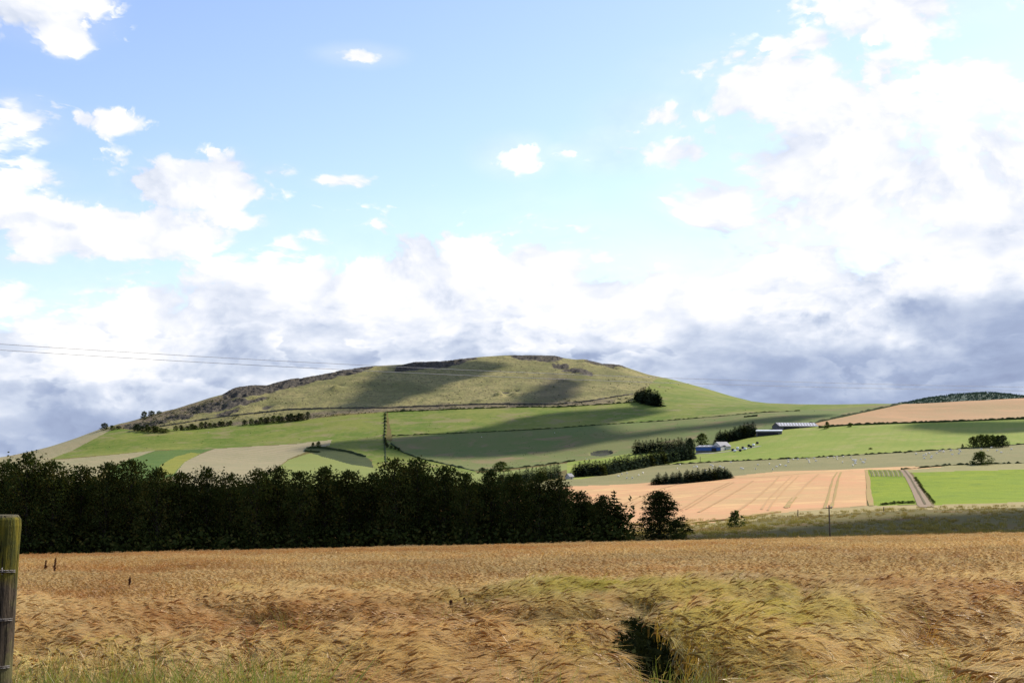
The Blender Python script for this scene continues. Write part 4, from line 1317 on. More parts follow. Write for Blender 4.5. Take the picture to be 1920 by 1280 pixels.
# ------------------------------------------------------------------ poles, wires and fence posts
M['polewood'] = flat_mat('weathered_pole_wood', (0.16, 0.115, 0.07), (0.09, 0.065, 0.04), 3.0, 0.9)
M['wire'] = flat_mat('dull_wire', (0.24, 0.24, 0.25), (0.18, 0.18, 0.19), 5.0, 0.5, 0.5)
D = 168.5
x = t_of(1555, 980) * D
z = hz(x, D)
ph = D * e_of(1555, 946.5) - z
root = tag(empty('telegraph_pole', (x, D, z)), 'thin wooden pole with short crossarm standing at the far edge of the crop', 'pole')
mb = MB(); mb.tube([(0.05, 0, -.8), (0.02, 0, ph * .5), (0, 0, ph)], [.11, .095, .08], 8); mb.build('pole', M['polewood'], root, smooth=True)
mb = MB(); mb.box(-.42, .36, -.17, -.085, ph - .42, ph - .30); mb.build('crossarm', M['polewood'], root)
for s in (-.38, .32):
    mb = MB(); mb.tube([(s, -.13, ph - .30), (s, -.13, ph - .2), (s, -.13, ph - .12)], [.03, .045, .02], 7); mb.build('insulator', M['white'], root)
for (xx, yb, yt, lb) in ((1313, 868, 856, 'thin post in the green meadow below the blue shed'), (1496, 967, 955, 'short leaning post with weeds on the rough bank below the pink field'),
                         (1657, 958, 950, 'short brown post on the bank below the farm track'), (1281, 990, 983, 'stubby post half buried in grass right of the solitary beech')):
    p = at(xx, yb)
    mb = MB(); hh = px_h(p.y, yb - yt); mb.tube([(0, 0, -.3), (0.02, 0, hh * .6), (.05, 0, hh)], [.09 + .0001 * p.y, .08 + .0001 * p.y, .07 + .0001 * p.y], 6)
    tag(mb.build('fence_post', M['polewood'], None, p), lb, 'post')

for rows, wl in (((645, 682, 709.5, 725.5), 'upper of the two long overhead wires crossing the view before the hill'), ((656, 692.5, 718.5, 732.5), 'lower of the two long overhead wires crossing the view before the hill')):
    ks = [0, 640, 1275, 1920]
    co = np.polyfit(ks, rows, 2)
    pts = []
    for xx in np.linspace(-700, 2700, 110):
        yy = np.polyval(co, xx)
        X_, Y_, Z_ = ray(xx, yy)
        D = 52 + 34 * (xx / 1920)
        pts.append((X_ * D / Y_, D, Z_ * D / Y_))
    mb = MB(); mb.tube(pts, 0.010, 5)
    tag(mb.build('overhead_wire', M['wire']), wl, 'wire', 'overhead wires')
    ends = (pts[0], pts[-1])
for e_, lb in zip(ends, ('wooden pole carrying the overhead wires beyond the left edge of the view', 'wooden pole carrying the overhead wires beyond the right edge of the view')):
    zz = ground_plane(e_[0], e_[1])
    root = tag(empty('telegraph_pole', (e_[0], e_[1] + .2, zz)), lb, 'pole')
    mb = MB(); mb.tube([(0, 0, -1), (0, 0, e_[2] - zz + .6)], [.14, .1], 8); mb.build('pole', M['polewood'], root)
    mb = MB(); mb.box(-.5, .5, -.06, .06, e_[2] - zz + .15, e_[2] - zz + .3); mb.build('crossarm', M['polewood'], root)

# strainer post of the near fence, with its wires running off to the left
hh_top = 5.5 * e_of(2, 965) - ground_plane(t_of(2, 1000) * 5.5, 5.5)
m, g, out = mat_new('lichened_post_wood')
pos = g.new('ShaderNodeTexCoord').outputs['Object']
st = g.v('MULTIPLY', pos, (1.0, 1.0, 0.12))
ngr = g.noise(st, 38, 5, 0.7)
nb = g.noise(pos, 7, 4, 0.6)
sp = g.new('ShaderNodeSeparateXYZ'); g.links.new(pos, sp.inputs[0])
top_f = g.ss(g.m('ADD', sp.outputs[2], g.m('MULTIPLY', g.m('SUBTRACT', nb, 0.5), 0.12)), 1.57, 1.66)
wood = g.mix(g.ss(ngr, 0.35, 0.65), (0.095, 0.070, 0.044), (0.035, 0.027, 0.018))
lich = g.mix(g.ss(ngr, 0.35, 0.65), (0.15, 0.12, 0.012), (0.05, 0.052, 0.010))
lich = g.mix(g.ss(nb, 0.50, 0.62, 0, 0.8), lich, (0.045, 0.048, 0.012))
col = g.mix(top_f, g.mix(g.ss(nb, 0.5, 0.66, 0, 0.5), wood, (0.13, 0.13, 0.04)), lich)
endg = g.ss(sp.outputs[2], hh_top - .012, hh_top - .004)
col = g.mix(endg, col, (0.10, 0.085, 0.045))
crk = g.noise(g.v('MULTIPLY', pos, (1.0, 1.0, 0.05)), 55, 3, 0.8)
col = g.mix(g.ss(crk, 0.36, 0.42, 0.8, 0.0), col, (0.012, 0.010, 0.007))
principled(g, out, col, 0.9, 0.1, g.m('ADD', ngr, g.ss(crk, 0.36, 0.44)), 0.012)
M['post'] = m
PD = 5.5
pxc = t_of(2, 1000) * PD
pg = ground_plane(pxc, PD)
ptop = PD * e_of(2, 965)
hh = ptop - pg
mb = MB()
nseg = 22
prng = np.random.default_rng(3)
zs = [0 - .3, .3, .6, .9, hh - .14, hh - .045, hh - .018, hh]
rs = [.078, .078, .077, .078, .080, .083, .080, .066]
vs = []
wob = 1 + prng.normal(size=nseg) * 0.015
for z_, r_ in zip(zs, rs):
    for j in range(nseg):
        a = 2 * math.pi * j / nseg
        vs.append((r_ * wob[j] * math.cos(a) - (z_ - hh) * 0.006 * 0 + (hh - z_) * -0.022, r_ * wob[j] * math.sin(a), z_))
fs = [(i * nseg + j, i * nseg + (j + 1) % nseg, (i + 1) * nseg + (j + 1) % nseg, (i + 1) * nseg + j) for i in range(len(zs) - 1) for j in range(nseg)]
fs.append(tuple((len(zs) - 1) * nseg + j for j in range(nseg)))
mb.add(vs, fs)
root = tag(empty('fence_post', (pxc, PD, pg)), 'stout round fence post with yellow-green lichen and wire wraps at the left edge', 'post')
mb.build('post', M['post'], root)
M['galv'] = flat_mat('galvanised_wire', (0.20, 0.19, 0.18), (0.09, 0.07, 0.055), 60, 0.6, 0.5, 0.5)
for yy in (1068, 1158, 1246):
    zw = PD * e_of(10, yy) - pg
    off = (hh - zw) * -0.022
    mb = MB()
    for dz in (0, 0.007):
        pts = [(off + .0835 * math.cos(a), .0835 * math.sin(a), zw + dz - .006 * math.cos(a)) for a in np.linspace(-0.3, -math.pi - .1, 16)]
        mb.tube(pts, 0.0026, 6)
    mb.tube([(off - .083, -.02, zw), (off - 1.5, .05, zw - .015), (off - 4.2, .25, zw)], 0.0022, 5)
    mb.build('fence_wire', M['galv'], root, smooth=True)
    mb = MB(); mb.tube([(off + .045, -.078, zw + .016), (off + .05, -.088, zw), (off + .045, -.078, zw - .012)], 0.003, 5); mb.build('staple', M['galv'], root)
#@@PART3
# ------------------------------------------------------------------ crops and grasses (instanced clumps)
def crop_mat(name, trans=0.35, gloss=0.25):
    m, g, out = mat_new(name)
    base = g.new('ShaderNodeAttribute', attribute_name='tone').outputs['Color']
    tint = g.new('ShaderNodeAttribute', attribute_type='INSTANCER', attribute_name='tint').outputs['Vector']
    rnd = g.new('ShaderNodeNewGeometry').outputs['Random Per Island']
    sx = g.new('ShaderNodeSeparateXYZ'); g.links.new(tint, sx.inputs[0])
    red, green, light = sx.outputs[0], sx.outputs[1], sx.outputs[2]
    col = g.mix(red, base, g.mix(1.0, base, (0.80, 0.56, 0.38), 'MULTIPLY'))
    col = g.mix(green, col, g.mix(1.0, base, (0.74, 0.82, 0.36), 'MULTIPLY'))
    col = g.mix(1.0, col, g.ramp(g.m('ADD', g.m('MULTIPLY', rnd, .6), g.m('MULTIPLY', light, .4)), [(0, (0.70, 0.67, 0.62)), (0.6, (1.0, 0.98, 0.95)), (1, (1.2, 1.17, 1.12))]), 'MULTIPLY')
    p = g.new('ShaderNodeBsdfPrincipled')
    g.links.new(col, p.inputs['Base Color'])
    p.inputs['Roughness'].default_value = 0.45
    p.inputs['Specular IOR Level'].default_value = gloss
    t = g.new('ShaderNodeBsdfTranslucent')
    g.links.new(col, t.inputs[0])
    mx = g.new('ShaderNodeMixShader')
    mx.inputs[0].default_value = trans
    g.links.new(p.outputs[0], mx.inputs[1]); g.links.new(t.outputs[0], mx.inputs[2])
    g.links.new(mx.outputs[0], out.inputs[0])
    return m


class Strips:
    """ribbons and spindles in numpy with a colour per point"""
    def __init__(s):
        s.V, s.F, s.Cc, s.n = [], [], [], 0

    def ribbon(s, P, w, c0, c1=None, side=None):
        P = np.asarray(P, float)
        n = len(P)
        d = np.gradient(P, axis=0)
        sd = np.cross(d, side if side is not None else RNG.normal(size=3))
        sd /= np.linalg.norm(sd, axis=1, keepdims=True) + 1e-9
        w = np.asarray(w).reshape(-1, 1) * np.ones((n, 1)) * 0.5
        V = np.stack([P - sd * w, P + sd * w], 1).reshape(-1, 3)
        b = s.n
        for i in range(n - 1):
            s.F.append((b + 2 * i, b + 2 * i + 1, b + 2 * i + 3, b + 2 * i + 2))
        s.V.append(V); s.n += len(V)
        c0 = np.array(c0); c1 = c0 if c1 is None else np.array(c1)
        f = np.linspace(0, 1, n).reshape(-1, 1)
        s.Cc.append(np.repeat(c0 * (1 - f) + c1 * f, 2, axis=0))

    def spindle(s, P, r, c, k=4):
        P = np.asarray(P, float)
        n = len(P)
        d = np.gradient(P, axis=0); d /= np.linalg.norm(d, axis=1, keepdims=True)
        u = np.cross(d, (0.3, 0.9, 0.2)); u /= np.linalg.norm(u, axis=1, keepdims=True)
        w = np.cross(d, u)
        b = s.n
        ring = []
        for j in range(k):
            a = 2 * math.pi * j / k
            ring.append(P + (u * math.cos(a) + w * math.sin(a)) * np.asarray(r).reshape(-1, 1))
        V = np.stack(ring, 1).reshape(-1, 3)
        for i in range(n - 1):
            for j in range(k):
                s.F.append((b + i * k + j, b + i * k + (j + 1) % k, b + (i + 1) * k + (j + 1) % k, b + (i + 1) * k + j))
        s.V.append(V); s.n += len(V)
        s.Cc.append(np.tile(np.array(c), (len(V), 1)))

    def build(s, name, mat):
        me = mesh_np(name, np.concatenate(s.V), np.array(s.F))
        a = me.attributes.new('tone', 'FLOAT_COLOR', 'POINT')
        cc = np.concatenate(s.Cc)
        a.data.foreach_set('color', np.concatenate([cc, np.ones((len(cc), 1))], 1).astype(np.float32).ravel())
        me.materials.append(mat)
        return bpy.data.objects.new(name, me)


STEM = (0.52, 0.32, 0.075)
STEM2 = (0.50, 0.36, 0.16)
EAR = (0.52, 0.29, 0.075)
AWN = (0.84, 0.65, 0.30)
LEAFC = (0.68, 0.58, 0.42)


def barley_stalk(S, x, y, h, lean, rng, fine=2, flat=0.0):
    """one barley stalk nodding towards +x; fine 2: near, 1: middle, 0: far"""
    a = rng.uniform(-0.5, 0.5)
    dx, dy = math.cos(a), math.sin(a)
    top = h * rng.uniform(.86, 1.05)
    ns = 5 if fine == 2 else 3
    P = []
    for i in range(ns):
        u = i / (ns - 1)
        off = lean * top * (u ** 1.8)
        P.append((x + dx * off, y + dy * off, top * u * (1 - 0.10 * lean * u)))
    # neck and ear bend over
    e0 = np.array(P[-1])
    th = R(62 - 55 * lean + rng.uniform(-12, 12))
    bend = rng.uniform(0.5, 1.25)
    EL = rng.uniform(.075, .105) * (1.3 if fine == 2 else 1.1)
    ear = [e0]
    p = e0.copy()
    k = 5 if fine == 2 else 3
    neck = 0.05 / 1
    p = p + neck * np.array([dx * math.cos(th), dy * math.cos(th), math.sin(th)])
    th -= bend * 0.5
    ear_pts = [p.copy()]
    for i in range(k):
        th -= bend * 0.9 / k
        p = p + EL / k * np.array([dx * math.cos(th), dy * math.cos(th), math.sin(th)])
        ear_pts.append(p.copy())
    jit = rng.uniform(.75, 1.2)
    if fine == 2:
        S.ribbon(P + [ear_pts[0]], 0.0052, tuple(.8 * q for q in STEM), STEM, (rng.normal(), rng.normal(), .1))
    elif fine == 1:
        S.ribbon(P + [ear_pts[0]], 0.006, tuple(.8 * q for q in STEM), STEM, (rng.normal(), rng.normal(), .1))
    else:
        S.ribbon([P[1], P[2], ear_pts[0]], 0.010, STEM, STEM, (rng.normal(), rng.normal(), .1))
    ec = tuple(q * jit for q in EAR)
    if fine == 2:
        S.spindle(ear_pts, [.004, .009, .0095, .008, .0055, .002], ec, 4)
    elif fine == 1:
        S.spindle(ear_pts, [.004, .009, .007, .002], ec, 3)
    else:
        S.ribbon([ear_pts[0], ear_pts[2], ear_pts[3]], [.012, .022, .006], ec, ec, (0.2, -1, .3))
    na = 14 if fine == 2 else (6 if fine == 1 else 4)
    dirv = np.array([dx * math.cos(th), dy * math.cos(th), math.sin(th)])
    for i in range(na):
        b = ear_pts[rng.integers(0, len(ear_pts) - 1)] * 1.0
        i0 = rng.integers(0, len(ear_pts) - 1)
        b = ear_pts[i0]
        td = (ear_pts[i0 + 1] - ear_pts[i0]); td /= np.linalg.norm(td) + 1e-9
        v = td + rng.normal(size=3) * 0.12
        v /= np.linalg.norm(v)
        L = rng.uniform(.15, .27) if fine == 2 else rng.uniform(.11, .18)
        q1 = b + v * L * .5
        q2 = q1 + (v + np.array([0, 0, -.16])) * L * .5
        w = 0.0034 if fine == 2 else (0.0050 if fine == 1 else 0.011)
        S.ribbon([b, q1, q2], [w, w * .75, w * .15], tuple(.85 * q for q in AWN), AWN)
    if fine and rng.uniform() < 0.75:
        z0 = top * rng.uniform(.3, .72)
        aa = rng.uniform(0, 6.28)
        LL_ = rng.uniform(.09, .18)
        x0, y0 = x + dx * lean * top * (z0 / top) ** 1.8, y + dy * lean * top * (z0 / top) ** 1.8
        S.ribbon([(x0, y0, z0), (x0 + math.cos(aa) * LL_ * .5, y0 + math.sin(aa) * LL_ * .5, z0 + .05), (x0 + math.cos(aa) * LL_, y0 + math.sin(aa) * LL_, z0 - .03 - rng.uniform(0, .08))],
                 [.008, .009, .001], LEAFC, LEAFC)


M['barley'] = crop_mat('ripe_barley_straw', 0.30, 0.35)
M['grassblade'] = crop_mat('grass_blades', 0.35, 0.2)
crop_col = bpy.data.collections.new('clump_sources')


def clump_set(prefix, n, maker):
    c = bpy.data.collections.new(prefix)
    for i in range(n):
        o = maker(i)
        o.name = '%s_%02d' % (prefix, i)
        c.objects.link(o)
    return c


def near_clump(i):
    rng = np.random.default_rng(900 + i)
    S = Strips()
    for k in range(14):
        r, a = 0.19 * math.sqrt(rng.uniform()), rng.uniform(0, 6.28)
        barley_stalk(S, r * math.cos(a), r * math.sin(a), 0.78, rng.uniform(.03, .34), rng, 2)
    return S.build('clump', M['barley'])


def mid_clump(i):
    rng = np.random.default_rng(930 + i)
    S = Strips()
    for k in range(42):
        barley_stalk(S, rng.uniform(-.32, .32), rng.uniform(-.32, .32), 0.76, rng.uniform(.10, .40), rng, 1)
    return S.build('clump', M['barley'])


def far_clump(i):
    rng = np.random.default_rng(960 + i)
    S = Strips()
    for k in range(130):
        barley_stalk(S, rng.uniform(-.8, .8), rng.uniform(-.8, .8), 0.76, rng.uniform(.10, .40), rng, 0)
    return S.build('clump', M['barley'])


def grass_clump(i):
    rng = np.random.default_rng(990 + i)
    S = Strips()
    for k in range(26):
        a, r = rng.uniform(0, 6.28), 0.10 * rng.uniform()
        b = rng.uniform(0, 6.28)
        h = rng.uniform(.35, 1.0)
        ben = rng.uniform(.05, .5) * h
        x, y = r * math.cos(a), r * math.sin(a)
        P = [(x + math.cos(b) * ben * u ** 2, y + math.sin(b) * ben * u ** 2, h * u * (1 - .15 * u)) for u in np.linspace(0, 1, 5)]
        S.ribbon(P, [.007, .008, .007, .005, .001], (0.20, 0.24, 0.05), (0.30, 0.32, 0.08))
        if rng.uniform() < .25:
            P = np.array(P)
            tip = P[-1]
            for q in range(7):
                v = rng.normal(size=3) * .5 + (math.cos(b) * .5, math.sin(b) * .5, .8)
                v /= np.linalg.norm(v)
                o = tip + (0, 0, -.02 * q)
                S.ribbon([o, o + v * .04], [.004, .002], (0.42, 0.30, 0.14), (0.45, 0.30, 0.15))
    return S.build('clump', M['grassblade'])


def tuft(i):
    rng = np.random.default_rng(1010 + i)
    S = Strips()
    for k in range(36):
        a, r = rng.uniform(0, 6.28), 0.7 * math.sqrt(rng.uniform())
        b = rng.uniform(0, 6.28)
        h = rng.uniform(.25, .75)
        x, y = r * math.cos(a), r * math.sin(a)
        P = [(x, y, 0), (x + math.cos(b) * .06, y + math.sin(b) * .06, h * .6), (x + math.cos(b) * .28 * h, y + math.sin(b) * .28 * h, h)]
        S.ribbon(P, [.05, .05, .01], (0.26, 0.21, 0.055), (0.36, 0.28, 0.08))
    return S.build('clump', M['grassblade'])


def scatter(name, label_kind, col, pos, rotv, scl, idx, tint):
    me = bpy.data.meshes.new(name)
    me.vertices.add(len(pos))
    me.vertices.foreach_set('co', np.asarray(pos, np.float32).ravel())
    for an, typ, arr, key in (('rot', 'FLOAT_VECTOR', rotv, 'vector'), ('scl', 'FLOAT_VECTOR', scl, 'vector'), ('idx', 'INT', idx, 'value'), ('tint', 'FLOAT_VECTOR', tint, 'vector')):
        a = me.attributes.new(an, typ, 'POINT')
        a.data.foreach_set(key, np.asarray(arr, np.int32 if typ == 'INT' else np.float32).ravel())
    o = bpy.data.objects.new(name, me)
    COL.objects.link(o)
    ng = bpy.data.node_groups.new(name + '_nodes', 'GeometryNodeTree')
    ng.interface.new_socket('Geometry', in_out='INPUT', socket_type='NodeSocketGeometry')
    ng.interface.new_socket('Geometry', in_out='OUTPUT', socket_type='NodeSocketGeometry')
    gi, go = ng.nodes.new('NodeGroupInput'), ng.nodes.new('NodeGroupOutput')
    iop = ng.nodes.new('GeometryNodeInstanceOnPoints')
    ci = ng.nodes.new('GeometryNodeCollectionInfo')
    ci.inputs['Collection'].default_value = col
    ci.inputs['Separate Children'].default_value = True
    ci.inputs['Reset Children'].default_value = True

    def attr(nm, dt):
        n = ng.nodes.new('GeometryNodeInputNamedAttribute')
        n.data_type = dt
        n.inputs['Name'].default_value = nm
        return n.outputs['Attribute']
    e2r = ng.nodes.new('FunctionNodeEulerToRotation')
    L = ng.links
    L.new(gi.outputs[0], iop.inputs['Points'])
    L.new(ci.outputs[0], iop.inputs['Instance'])
    iop.inputs['Pick Instance'].default_value = True
    L.new(attr('idx', 'INT'), iop.inputs['Instance Index'])
    L.new(attr('rot', 'FLOAT_VECTOR'), e2r.inputs[0])
    L.new(e2r.outputs[0], iop.inputs['Rotation'])
    L.new(attr('scl', 'FLOAT_VECTOR'), iop.inputs['Scale'])
    L.new(iop.outputs[0], go.inputs[0])
    md = o.modifiers.new('scatter', 'NODES')
    md.node_group = ng
    return tag(o, kind='stuff')


near_set = clump_set('near_barley_source', 8, near_clump)
mid_set = clump_set('mid_barley_source', 5, mid_clump)
far_set = clump_set('far_barley_source', 4, far_clump)
grass_set = clump_set('grass_source', 5, grass_clump)
tuft_set = clump_set('tuft_source', 4, tuft)


def grid_pts(d0, d1, sp, tmax=0.47, margin=1.5):
    ys = np.arange(d0, d1, sp)
    out = []
    for y in ys:
        w = y * tmax + margin
        xs = np.arange(-w, w, sp)
        out.append(np.stack([xs + RNG.uniform(-.5, .5, len(xs)) * sp, y + RNG.uniform(-.5, .5, len(xs)) * sp], 1))
    return np.concatenate(out)


def crop_pix(x, y, zt=0.7):
    """photo position of the crop top over a ground point (used to lay out the trampled and green patches)"""
    z = ground_plane(x, y) + zt
    e = z / y
    py = CY - (e * F * CP - F * SP) / (CP + e * SP)
    px = CX + x / y * (F * CP - (CY - py) * SP)
    return px, py


def ell(px, py, cx, cy, rx, ry):
    return np.clip(1.0 - np.hypot((px - cx) / rx, (py - cy) / ry), 0, 1)


def lay_crop(P, src, name, nvar, base_scale=1.0):
    x, y = P[:, 0], P[:, 1]
    px, py = crop_pix(x, y)
    n = len(P)
    # red-brown lodged swirls
    red = np.clip(0.16 + 0.75 * fbm(x / 2.6 + .2 * y, y / 3.4, 51, 4) + 0.30 * RNG.normal(size=n) * .5, 0, 1)
    lodge = np.zeros(n)
    for c in ((250, 1185, 330, 50, 1.0), (560, 1190, 330, 48, 1.1), (740, 1170, 260, 60, .8), (200, 1120, 220, 30, .8), (230, 1068, 200, 16, .7), (1470, 1150, 50, 30, 1.6), (1640, 1175, 120, 40, .9),
              (1840, 1170, 160, 50, .9), (900, 1200, 160, 40, .6), (1030, 1210, 150, 50, .5), (380, 1065, 190, 14, .7), (1880, 1140, 100, 25, .7), (1780, 1240, 120, 30, .8), (640, 1105, 330, 10, .5), (800, 1122, 200, 12, .4)):
        lodge = np.maximum(lodge, np.clip(ell(px, py, *c[:4]) * 1.6, 0, 1) * c[4])
    lodge = lodge * np.clip(0.9 + 1.6 * fbm(x / 1.3, y / 1.8, 61, 3), 0.1, 1.4)
    far_red = np.clip(1 - np.abs(py - np.interp(px, [0, 960, 1920], [1045, 1031, 1012])) / 9, 0, 1) * np.clip((1500 - px) / 600, 0, 1)
    red = np.clip(red + 0.75 * lodge + 0.6 * far_red, 0, 1)
    green = np.zeros(n)
    for c in ((1120, 1136, 320, 30, .85), (1340, 1148, 280, 36, .7), (960, 1126, 220, 20, .5), (1500, 1215, 260, 70, .65), (1300, 1200, 420, 100, .7), (60, 1262, 230, 50, .9), (1870, 1270, 130, 30, .8), (1300, 1165, 200, 24, .6), (1710, 1225, 60, 40, .6), (700, 1110, 260, 12, .3), (1290, 1245, 300, 60, .5), (1010, 1240, 200, 50, .3), (600, 1265, 300, 30, .25), (460, 1120, 110, 12, .3)):
        green = np.maximum(green, np.clip(ell(px, py, *c[:4]) * 1.8, 0, 1) * c[4])
    green *= np.clip(.7 + 1.6 * fbm(x / 1.1, y / 1.6, 71, 3), 0, 1.2)
    light = np.clip(.5 + 1.1 * fbm(x / 5, y / 9, 81, 4) - .35 * lodge, 0, 1)
    # the dark gap of a wheeling near the camera and a few hollows
    gap = (np.abs(px - np.interp(py, [1165, 1200, 1280, 1400], [1158, 1166, 1172, 1180])) < np.interp(py, [1156, 1185, 1280, 1400], [36, 72, 112, 160])) & (py > 1153)
    hol = (ell(px, py, 1470, 1162, 36, 14) > .25) | (ell(px, py, 1500, 1230, 50, 12) > .4) | (ell(px, py, 1760, 1262, 60, 12) > .45) | (ell(px, py, 590, 1215, 60, 9) > .5)
    keep = ~gap & ~hol
    keep &= ~((y < 9.5) & (px < 260) & (RNG.uniform(size=n) < .6))
    # tracks of the drill and sprayer, seen as faint lines further off
    z = ground_plane(x, y)
    head = R(-18) + R(40) * 2 * fbm(x / 2.6, y / 3.4, 91, 3) + R(9) * RNG.normal(size=n) - R(24) * np.clip((px - 900) / 900, 0, 1)
    pitch = R(6) + R(34) * lodge + R(8) * RNG.normal(size=n) + R(17) * fbm(x / 1.7, y / 2.3, 95, 3)
    st = fbm(x / 1.5, y / 2.0, 97, 3)
    terr = np.clip((st + .12) / .16, 0, 1)
    nearness = np.clip((34 - y) / 20, 0, 1)
    hsc = 1.0 + nearness * (0.30 * (terr - .6)) + 0.14 * fbm(x / 4, y / 5, 98, 2) - 0.30 * np.clip(lodge, 0, 1) + .05 * RNG.normal(size=n) + 0.12 * green
    hsc = np.clip(hsc, .45, 1.3)
    rot = np.stack([R(7) * RNG.normal(size=n), pitch, head], 1)
    # euler XYZ applies z last, so the pitch about y tips the clump towards its own heading
    scl = np.stack([np.ones(n), np.ones(n), hsc], 1) * base_scale
    tint = np.stack([red, np.clip(green, 0, 1), light], 1)
    pos = np.stack([x, y, z], 1)
    # extra clumps added to keep sunlight out of the end of the wheeling
    thick = keep & (px > 1090) & (px < 1290) & (py > 1128) & (py < 1172)
    extra = np.repeat(np.nonzero(thick)[0], 3)
    k = np.concatenate([np.nonzero(keep)[0], extra])
    jit = np.zeros((len(k), 3)); jit[len(k) - len(extra):, :2] = RNG.normal(size=(len(extra), 2)) * .1
    return scatter(name, 'stuff', src, pos[k] + jit, rot[k], scl[k], RNG.integers(0, nvar, len(k)), tint[k])
    k = keep
    return scatter(name, 'stuff', src, pos[k], rot[k], scl[k], RNG.integers(0, nvar, n)[k], tint[k])


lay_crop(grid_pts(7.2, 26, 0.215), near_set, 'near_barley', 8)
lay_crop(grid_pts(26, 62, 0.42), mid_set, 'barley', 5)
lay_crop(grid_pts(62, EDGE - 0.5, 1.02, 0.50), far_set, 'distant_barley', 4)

# green grass of the verge round the post and in the lower corners
def lay_grass(name, n, fx_, fy_, s0, s1, red=0.2, green=0.5):
    P = np.stack([fx_(n), fy_(n)], 1)
    x, y = P[:, 0], P[:, 1]
    n = len(x)
    pos = np.stack([x, y, ground_plane(x, y) - 0.02], 1)
    rot = np.stack([R(8) * RNG.normal(size=n), R(8) + R(10) * RNG.normal(size=n), RNG.uniform(-3.1, 3.1, n)], 1)
    sc = RNG.uniform(s0, s1, n)
    scatter(name, 'stuff', grass_set, pos, rot, np.stack([sc, sc, sc], 1), RNG.integers(0, 5, n), np.stack([np.clip(RNG.normal(red, .25, n), 0, 1), np.clip(RNG.normal(green, .3, n), 0, 1), RNG.uniform(0, 1, n)], 1))


lay_grass('verge_grass', 620, lambda n: RNG.uniform(-3.4, -1.2, n), lambda n: RNG.uniform(6.2, 8.8, n), 1.0, 1.32, .15, .65)
lay_grass('corner_grass', 260, lambda n: RNG.uniform(2.2, 3.9, n), lambda n: RNG.uniform(7.2, 9.0, n), .9, 1.12, .1, .75)
lay_grass('near_edge_grass', 170, lambda n: RNG.uniform(-.6, 3.2, n), lambda n: RNG.uniform(7.4, 9.2, n), .85, 1.12, .1, .7)
lay_grass('grass_in_the_crop', 170, lambda n: RNG.normal(2.2, 2.4, n), lambda n: RNG.normal(18.5, 1.6, n), .85, 1.1, .1, .8)

# near-black leaves added to paint the shade in the bottom of the wheeling
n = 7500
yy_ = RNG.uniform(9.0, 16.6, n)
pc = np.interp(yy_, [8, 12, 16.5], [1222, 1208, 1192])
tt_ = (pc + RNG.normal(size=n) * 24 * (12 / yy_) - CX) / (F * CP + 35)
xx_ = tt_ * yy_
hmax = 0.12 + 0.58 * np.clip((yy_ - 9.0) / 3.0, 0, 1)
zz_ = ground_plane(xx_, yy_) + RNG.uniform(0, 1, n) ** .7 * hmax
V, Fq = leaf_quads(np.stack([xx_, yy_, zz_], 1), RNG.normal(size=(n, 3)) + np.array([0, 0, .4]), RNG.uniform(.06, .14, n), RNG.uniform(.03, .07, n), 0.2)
M['weeds'] = leaf_mat('painted_gap_shade', (0.012, 0.015, 0.006), (0.028, 0.030, 0.010), None, 0.1)  # near-black leaf tone stands in for the shade inside the gap
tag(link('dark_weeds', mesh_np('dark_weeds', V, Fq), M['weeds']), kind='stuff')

# rough tussocks on the bank beyond the crop
n = 6000
px_ = RNG.uniform(1150, 2300, n)
D_ = EDGE + 3 + 150 * RNG.uniform(0, 1, n) ** 1.6
X_ = np.array([t_of(a, 960) for a in px_]) * D_
Z_ = np.array([hz(a, b) for a, b in zip(X_, D_)])
lowband = np.clip(1 - (D_ - EDGE) / 28, 0, 1)
sc = RNG.uniform(.5, .95, n) * (1 + .7 * lowband)
keep = fbm(X_ / 9, D_ / 14, 33, 3) + .5 * lowband > RNG.uniform(-.5, .25, n)
scatter('rough_tussocks', 'stuff', tuft_set, np.stack([X_, D_, Z_], 1)[keep], np.stack([np.zeros(n), R(5) * RNG.normal(size=n), RNG.uniform(0, 6.28, n)], 1)[keep], np.stack([sc, sc, sc], 1)[keep],
        RNG.integers(0, 4, n)[keep], np.stack([np.clip(.15 + .55 * lowband + .8 * fbm(X_ / 12, D_ / 12, 35, 3), 0, 1), np.clip(.35 - .4 * lowband + .9 * fbm(X_ / 17, D_ / 17, 37, 3), 0, 1), RNG.uniform(0, 1, n)], 1)[keep])

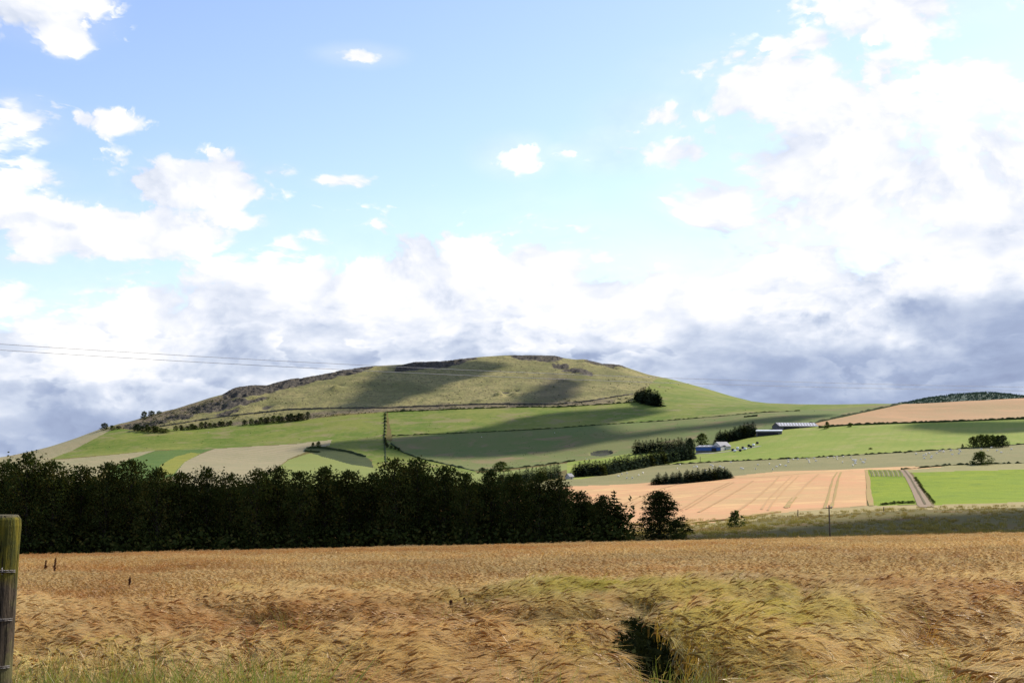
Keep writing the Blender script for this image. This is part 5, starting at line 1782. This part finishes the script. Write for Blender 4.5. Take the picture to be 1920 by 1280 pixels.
# tall weeds that stand out of the crop
M['dock'] = flat_mat('rust_brown_seed_heads', (0.13, 0.055, 0.025), (0.08, 0.035, 0.02), 60, 0.9, 0.1)
for (xx, yy, hpx, lb) in ((83, 1077, 26, 'rust brown dock seed head above the barley, left of a pair near the post'), (101, 1073, 26, 'slimmer rust brown dock seed head, right one of the pair near the post'),
                          (240, 1096, 14, 'short dark dock seed head in the barley right of the pair near the post'), (872, 1124, 20, 'leaning brown dock seed head above the green tinged barley in mid field'),
                          (882, 1132, 12, 'smaller dark dock seed head beside the leaning one in mid field'), (857, 1137, 13, 'dark tangled seed head left of the leaning dock in mid field')):
    e = e_of(xx, yy)
    t = t_of(xx, yy)
    D = (-1.75 + .72) / (e + 0.0593 - 0.0219 * t)
    x = t * D
    z = ground_plane(x, D)
    root = tag(empty('dock_plant', (x, D, z)), lb, 'plant')
    hh = .72 + hpx * D / 2409
    lx = (0.05 if 'leaning' not in lb else -.10)
    mb = MB(); mb.tube([(0, 0, 0), (lx * .3, 0, hh * .5), (lx, 0, hh)], [.006, .005, .003], 5); mb.build('stem', M['dock'], root)
    C, Dr, LL = [], [], []
    for k in range(150):
        u = random.uniform(0, 1)
        zz = hh - (hpx * D / 2409) * u
        r = .004 + .016 * math.sin(math.pi * min(1, u * .9 + .05)) * D / 24
        C.append((lx * (zz / hh) ** 2 + random.gauss(0, r * .6), random.gauss(0, r * .6), zz)); Dr.append((random.gauss(0, 1), random.gauss(0, 1), 1.2)); LL.append(random.uniform(.02, .04) * D / 22)
    V, Fq = leaf_quads(np.array(C), np.array(Dr), np.array(LL), np.array(LL) * .6, .3)
    link('seed_head', mesh_np('seed_head', V, Fq), M['dock'], root)

# ------------------------------------------------------------------ the clouds that shade the wood, the bank and parts of the hill
M['cloud'] = flat_mat('cloud_white', (0.9, 0.9, 0.9), (0.85, 0.85, 0.85), 0.001, 1.0, 0.0)


def cloud(ground_pts, alt, seed, thick=22, pad=0.0):
    """a ragged cloud whose shadow falls on the ground outline given as world points (x, y, z)"""
    rng = np.random.default_rng(seed)
    up = []
    for (x, y, z) in ground_pts:
        L = (alt - z) / SUNV[2]
        up.append((x + SUNV[0] * L, y + SUNV[1] * L))
    xs, ys = [p[0] for p in up], [p[1] for p in up]
    s = max(6.0, math.sqrt((max(xs) - min(xs)) * (max(ys) - min(ys)) / 5200))
    nx, ny = int((max(xs) - min(xs)) / s) + 8, int((max(ys) - min(ys)) / s) + 8
    X, Y = np.meshgrid(min(xs) - 4 * s + s * np.arange(nx), min(ys) - 4 * s + s * np.arange(ny))
    wx = X + 22 * fbm(X / 70, Y / 70, seed, 4)
    wy = Y + 22 * fbm(X / 70, Y / 70, seed + 5, 4)
    ins = inside_poly(up, wx, wy)
    # distance-like field from repeated blurring of the inside mask
    d = ins.astype(float)
    for _ in range(10):
        q = np.pad(d, 1, mode='edge')
        d = (q[1:-1, 1:-1] * 2 + q[:-2, 1:-1] + q[2:, 1:-1] + q[1:-1, :-2] + q[1:-1, 2:]) / 6
    puffy = np.abs(fbm(X / 70, Y / 70, seed + 9, 4))
    zt = alt + thick * np.clip(d, 0, 1) ** .6 * (.4 + 1.6 * puffy)
    zb = alt - 12 * np.clip(d, 0, 1)
    ii = np.arange(nx * ny).reshape(ny, nx)
    qd = np.stack([ii[:-1, :-1], ii[:-1, 1:], ii[1:, 1:], ii[1:, :-1]], -1).reshape(-1, 4)
    cell = ins[:-1, :-1] & ins[:-1, 1:] & ins[1:, 1:] & ins[1:, :-1]
    qs = qd[cell.reshape(-1)]
    V = np.concatenate([np.stack([X, Y, zt], -1).reshape(-1, 3), np.stack([X, Y, zb], -1).reshape(-1, 3)])
    Fq = np.concatenate([qs, qs[:, ::-1] + nx * ny])
    # side walls
    ed = {}
    for q in qs:
        for a, b in ((q[0], q[1]), (q[1], q[2]), (q[2], q[3]), (q[3], q[0])):
            if (b, a) in ed:
                del ed[(b, a)]
            else:
                ed[(a, b)] = 1
    side = np.array([(b, a, a + nx * ny, b + nx * ny) for a, b in ed], dtype=int)
    Fq = np.concatenate([Fq, side])
    u, inv = np.unique(Fq, return_inverse=True)
    o = link('cloud', mesh_np('cloud', V[u], inv.reshape(-1, 4), True), M['cloud'])
    tag(o, kind='stuff')
    return o


def gp(pix):
    return [tuple(at(a, b)) for a, b in pix]


def gd(pts):
    return [(x, y, -13.0) for x, y in pts]


cloud(gp([(735, 672), (830, 676), (950, 688), (905, 708), (820, 725), (760, 748), (700, 768), (640, 772), (655, 750), (690, 725), (706, 700)]), 1500, 1)
cloud(gp([(1040, 704), (1085, 722), (1070, 750), (1010, 760), (985, 752), (1015, 725)]), 1500, 2)
cloud(gp([(890, 802), (960, 784), (1040, 772), (1150, 766), (1235, 762), (1245, 775), (1180, 790), (1110, 800), (1160, 812), (1240, 806), (1400, 790), (1560, 775), (1500, 792), (1380, 800), (1250, 815), (1150, 825), (1100, 838), (1040, 848), (900, 858), (790, 856), (735, 842), (640, 842), (600, 836), (660, 826), (735, 822), (810, 812)]), 1500, 3)
cloud(gd([(-210, 166), (-120, 166.5), (-40, 167), (22, 168), (40, 172), (95, 176), (190, 180), (190, 300), (120, 292), (60, 270), (34, 215), (22, 235), (10, 250), (-80, 255), (-210, 250)]), 1500, 4)
cloud(gp([(1690, 799), (1760, 806), (1840, 812), (1960, 806), (2100, 800), (2100, 788), (1960, 788), (1840, 790), (1720, 793)]), 1500, 5)
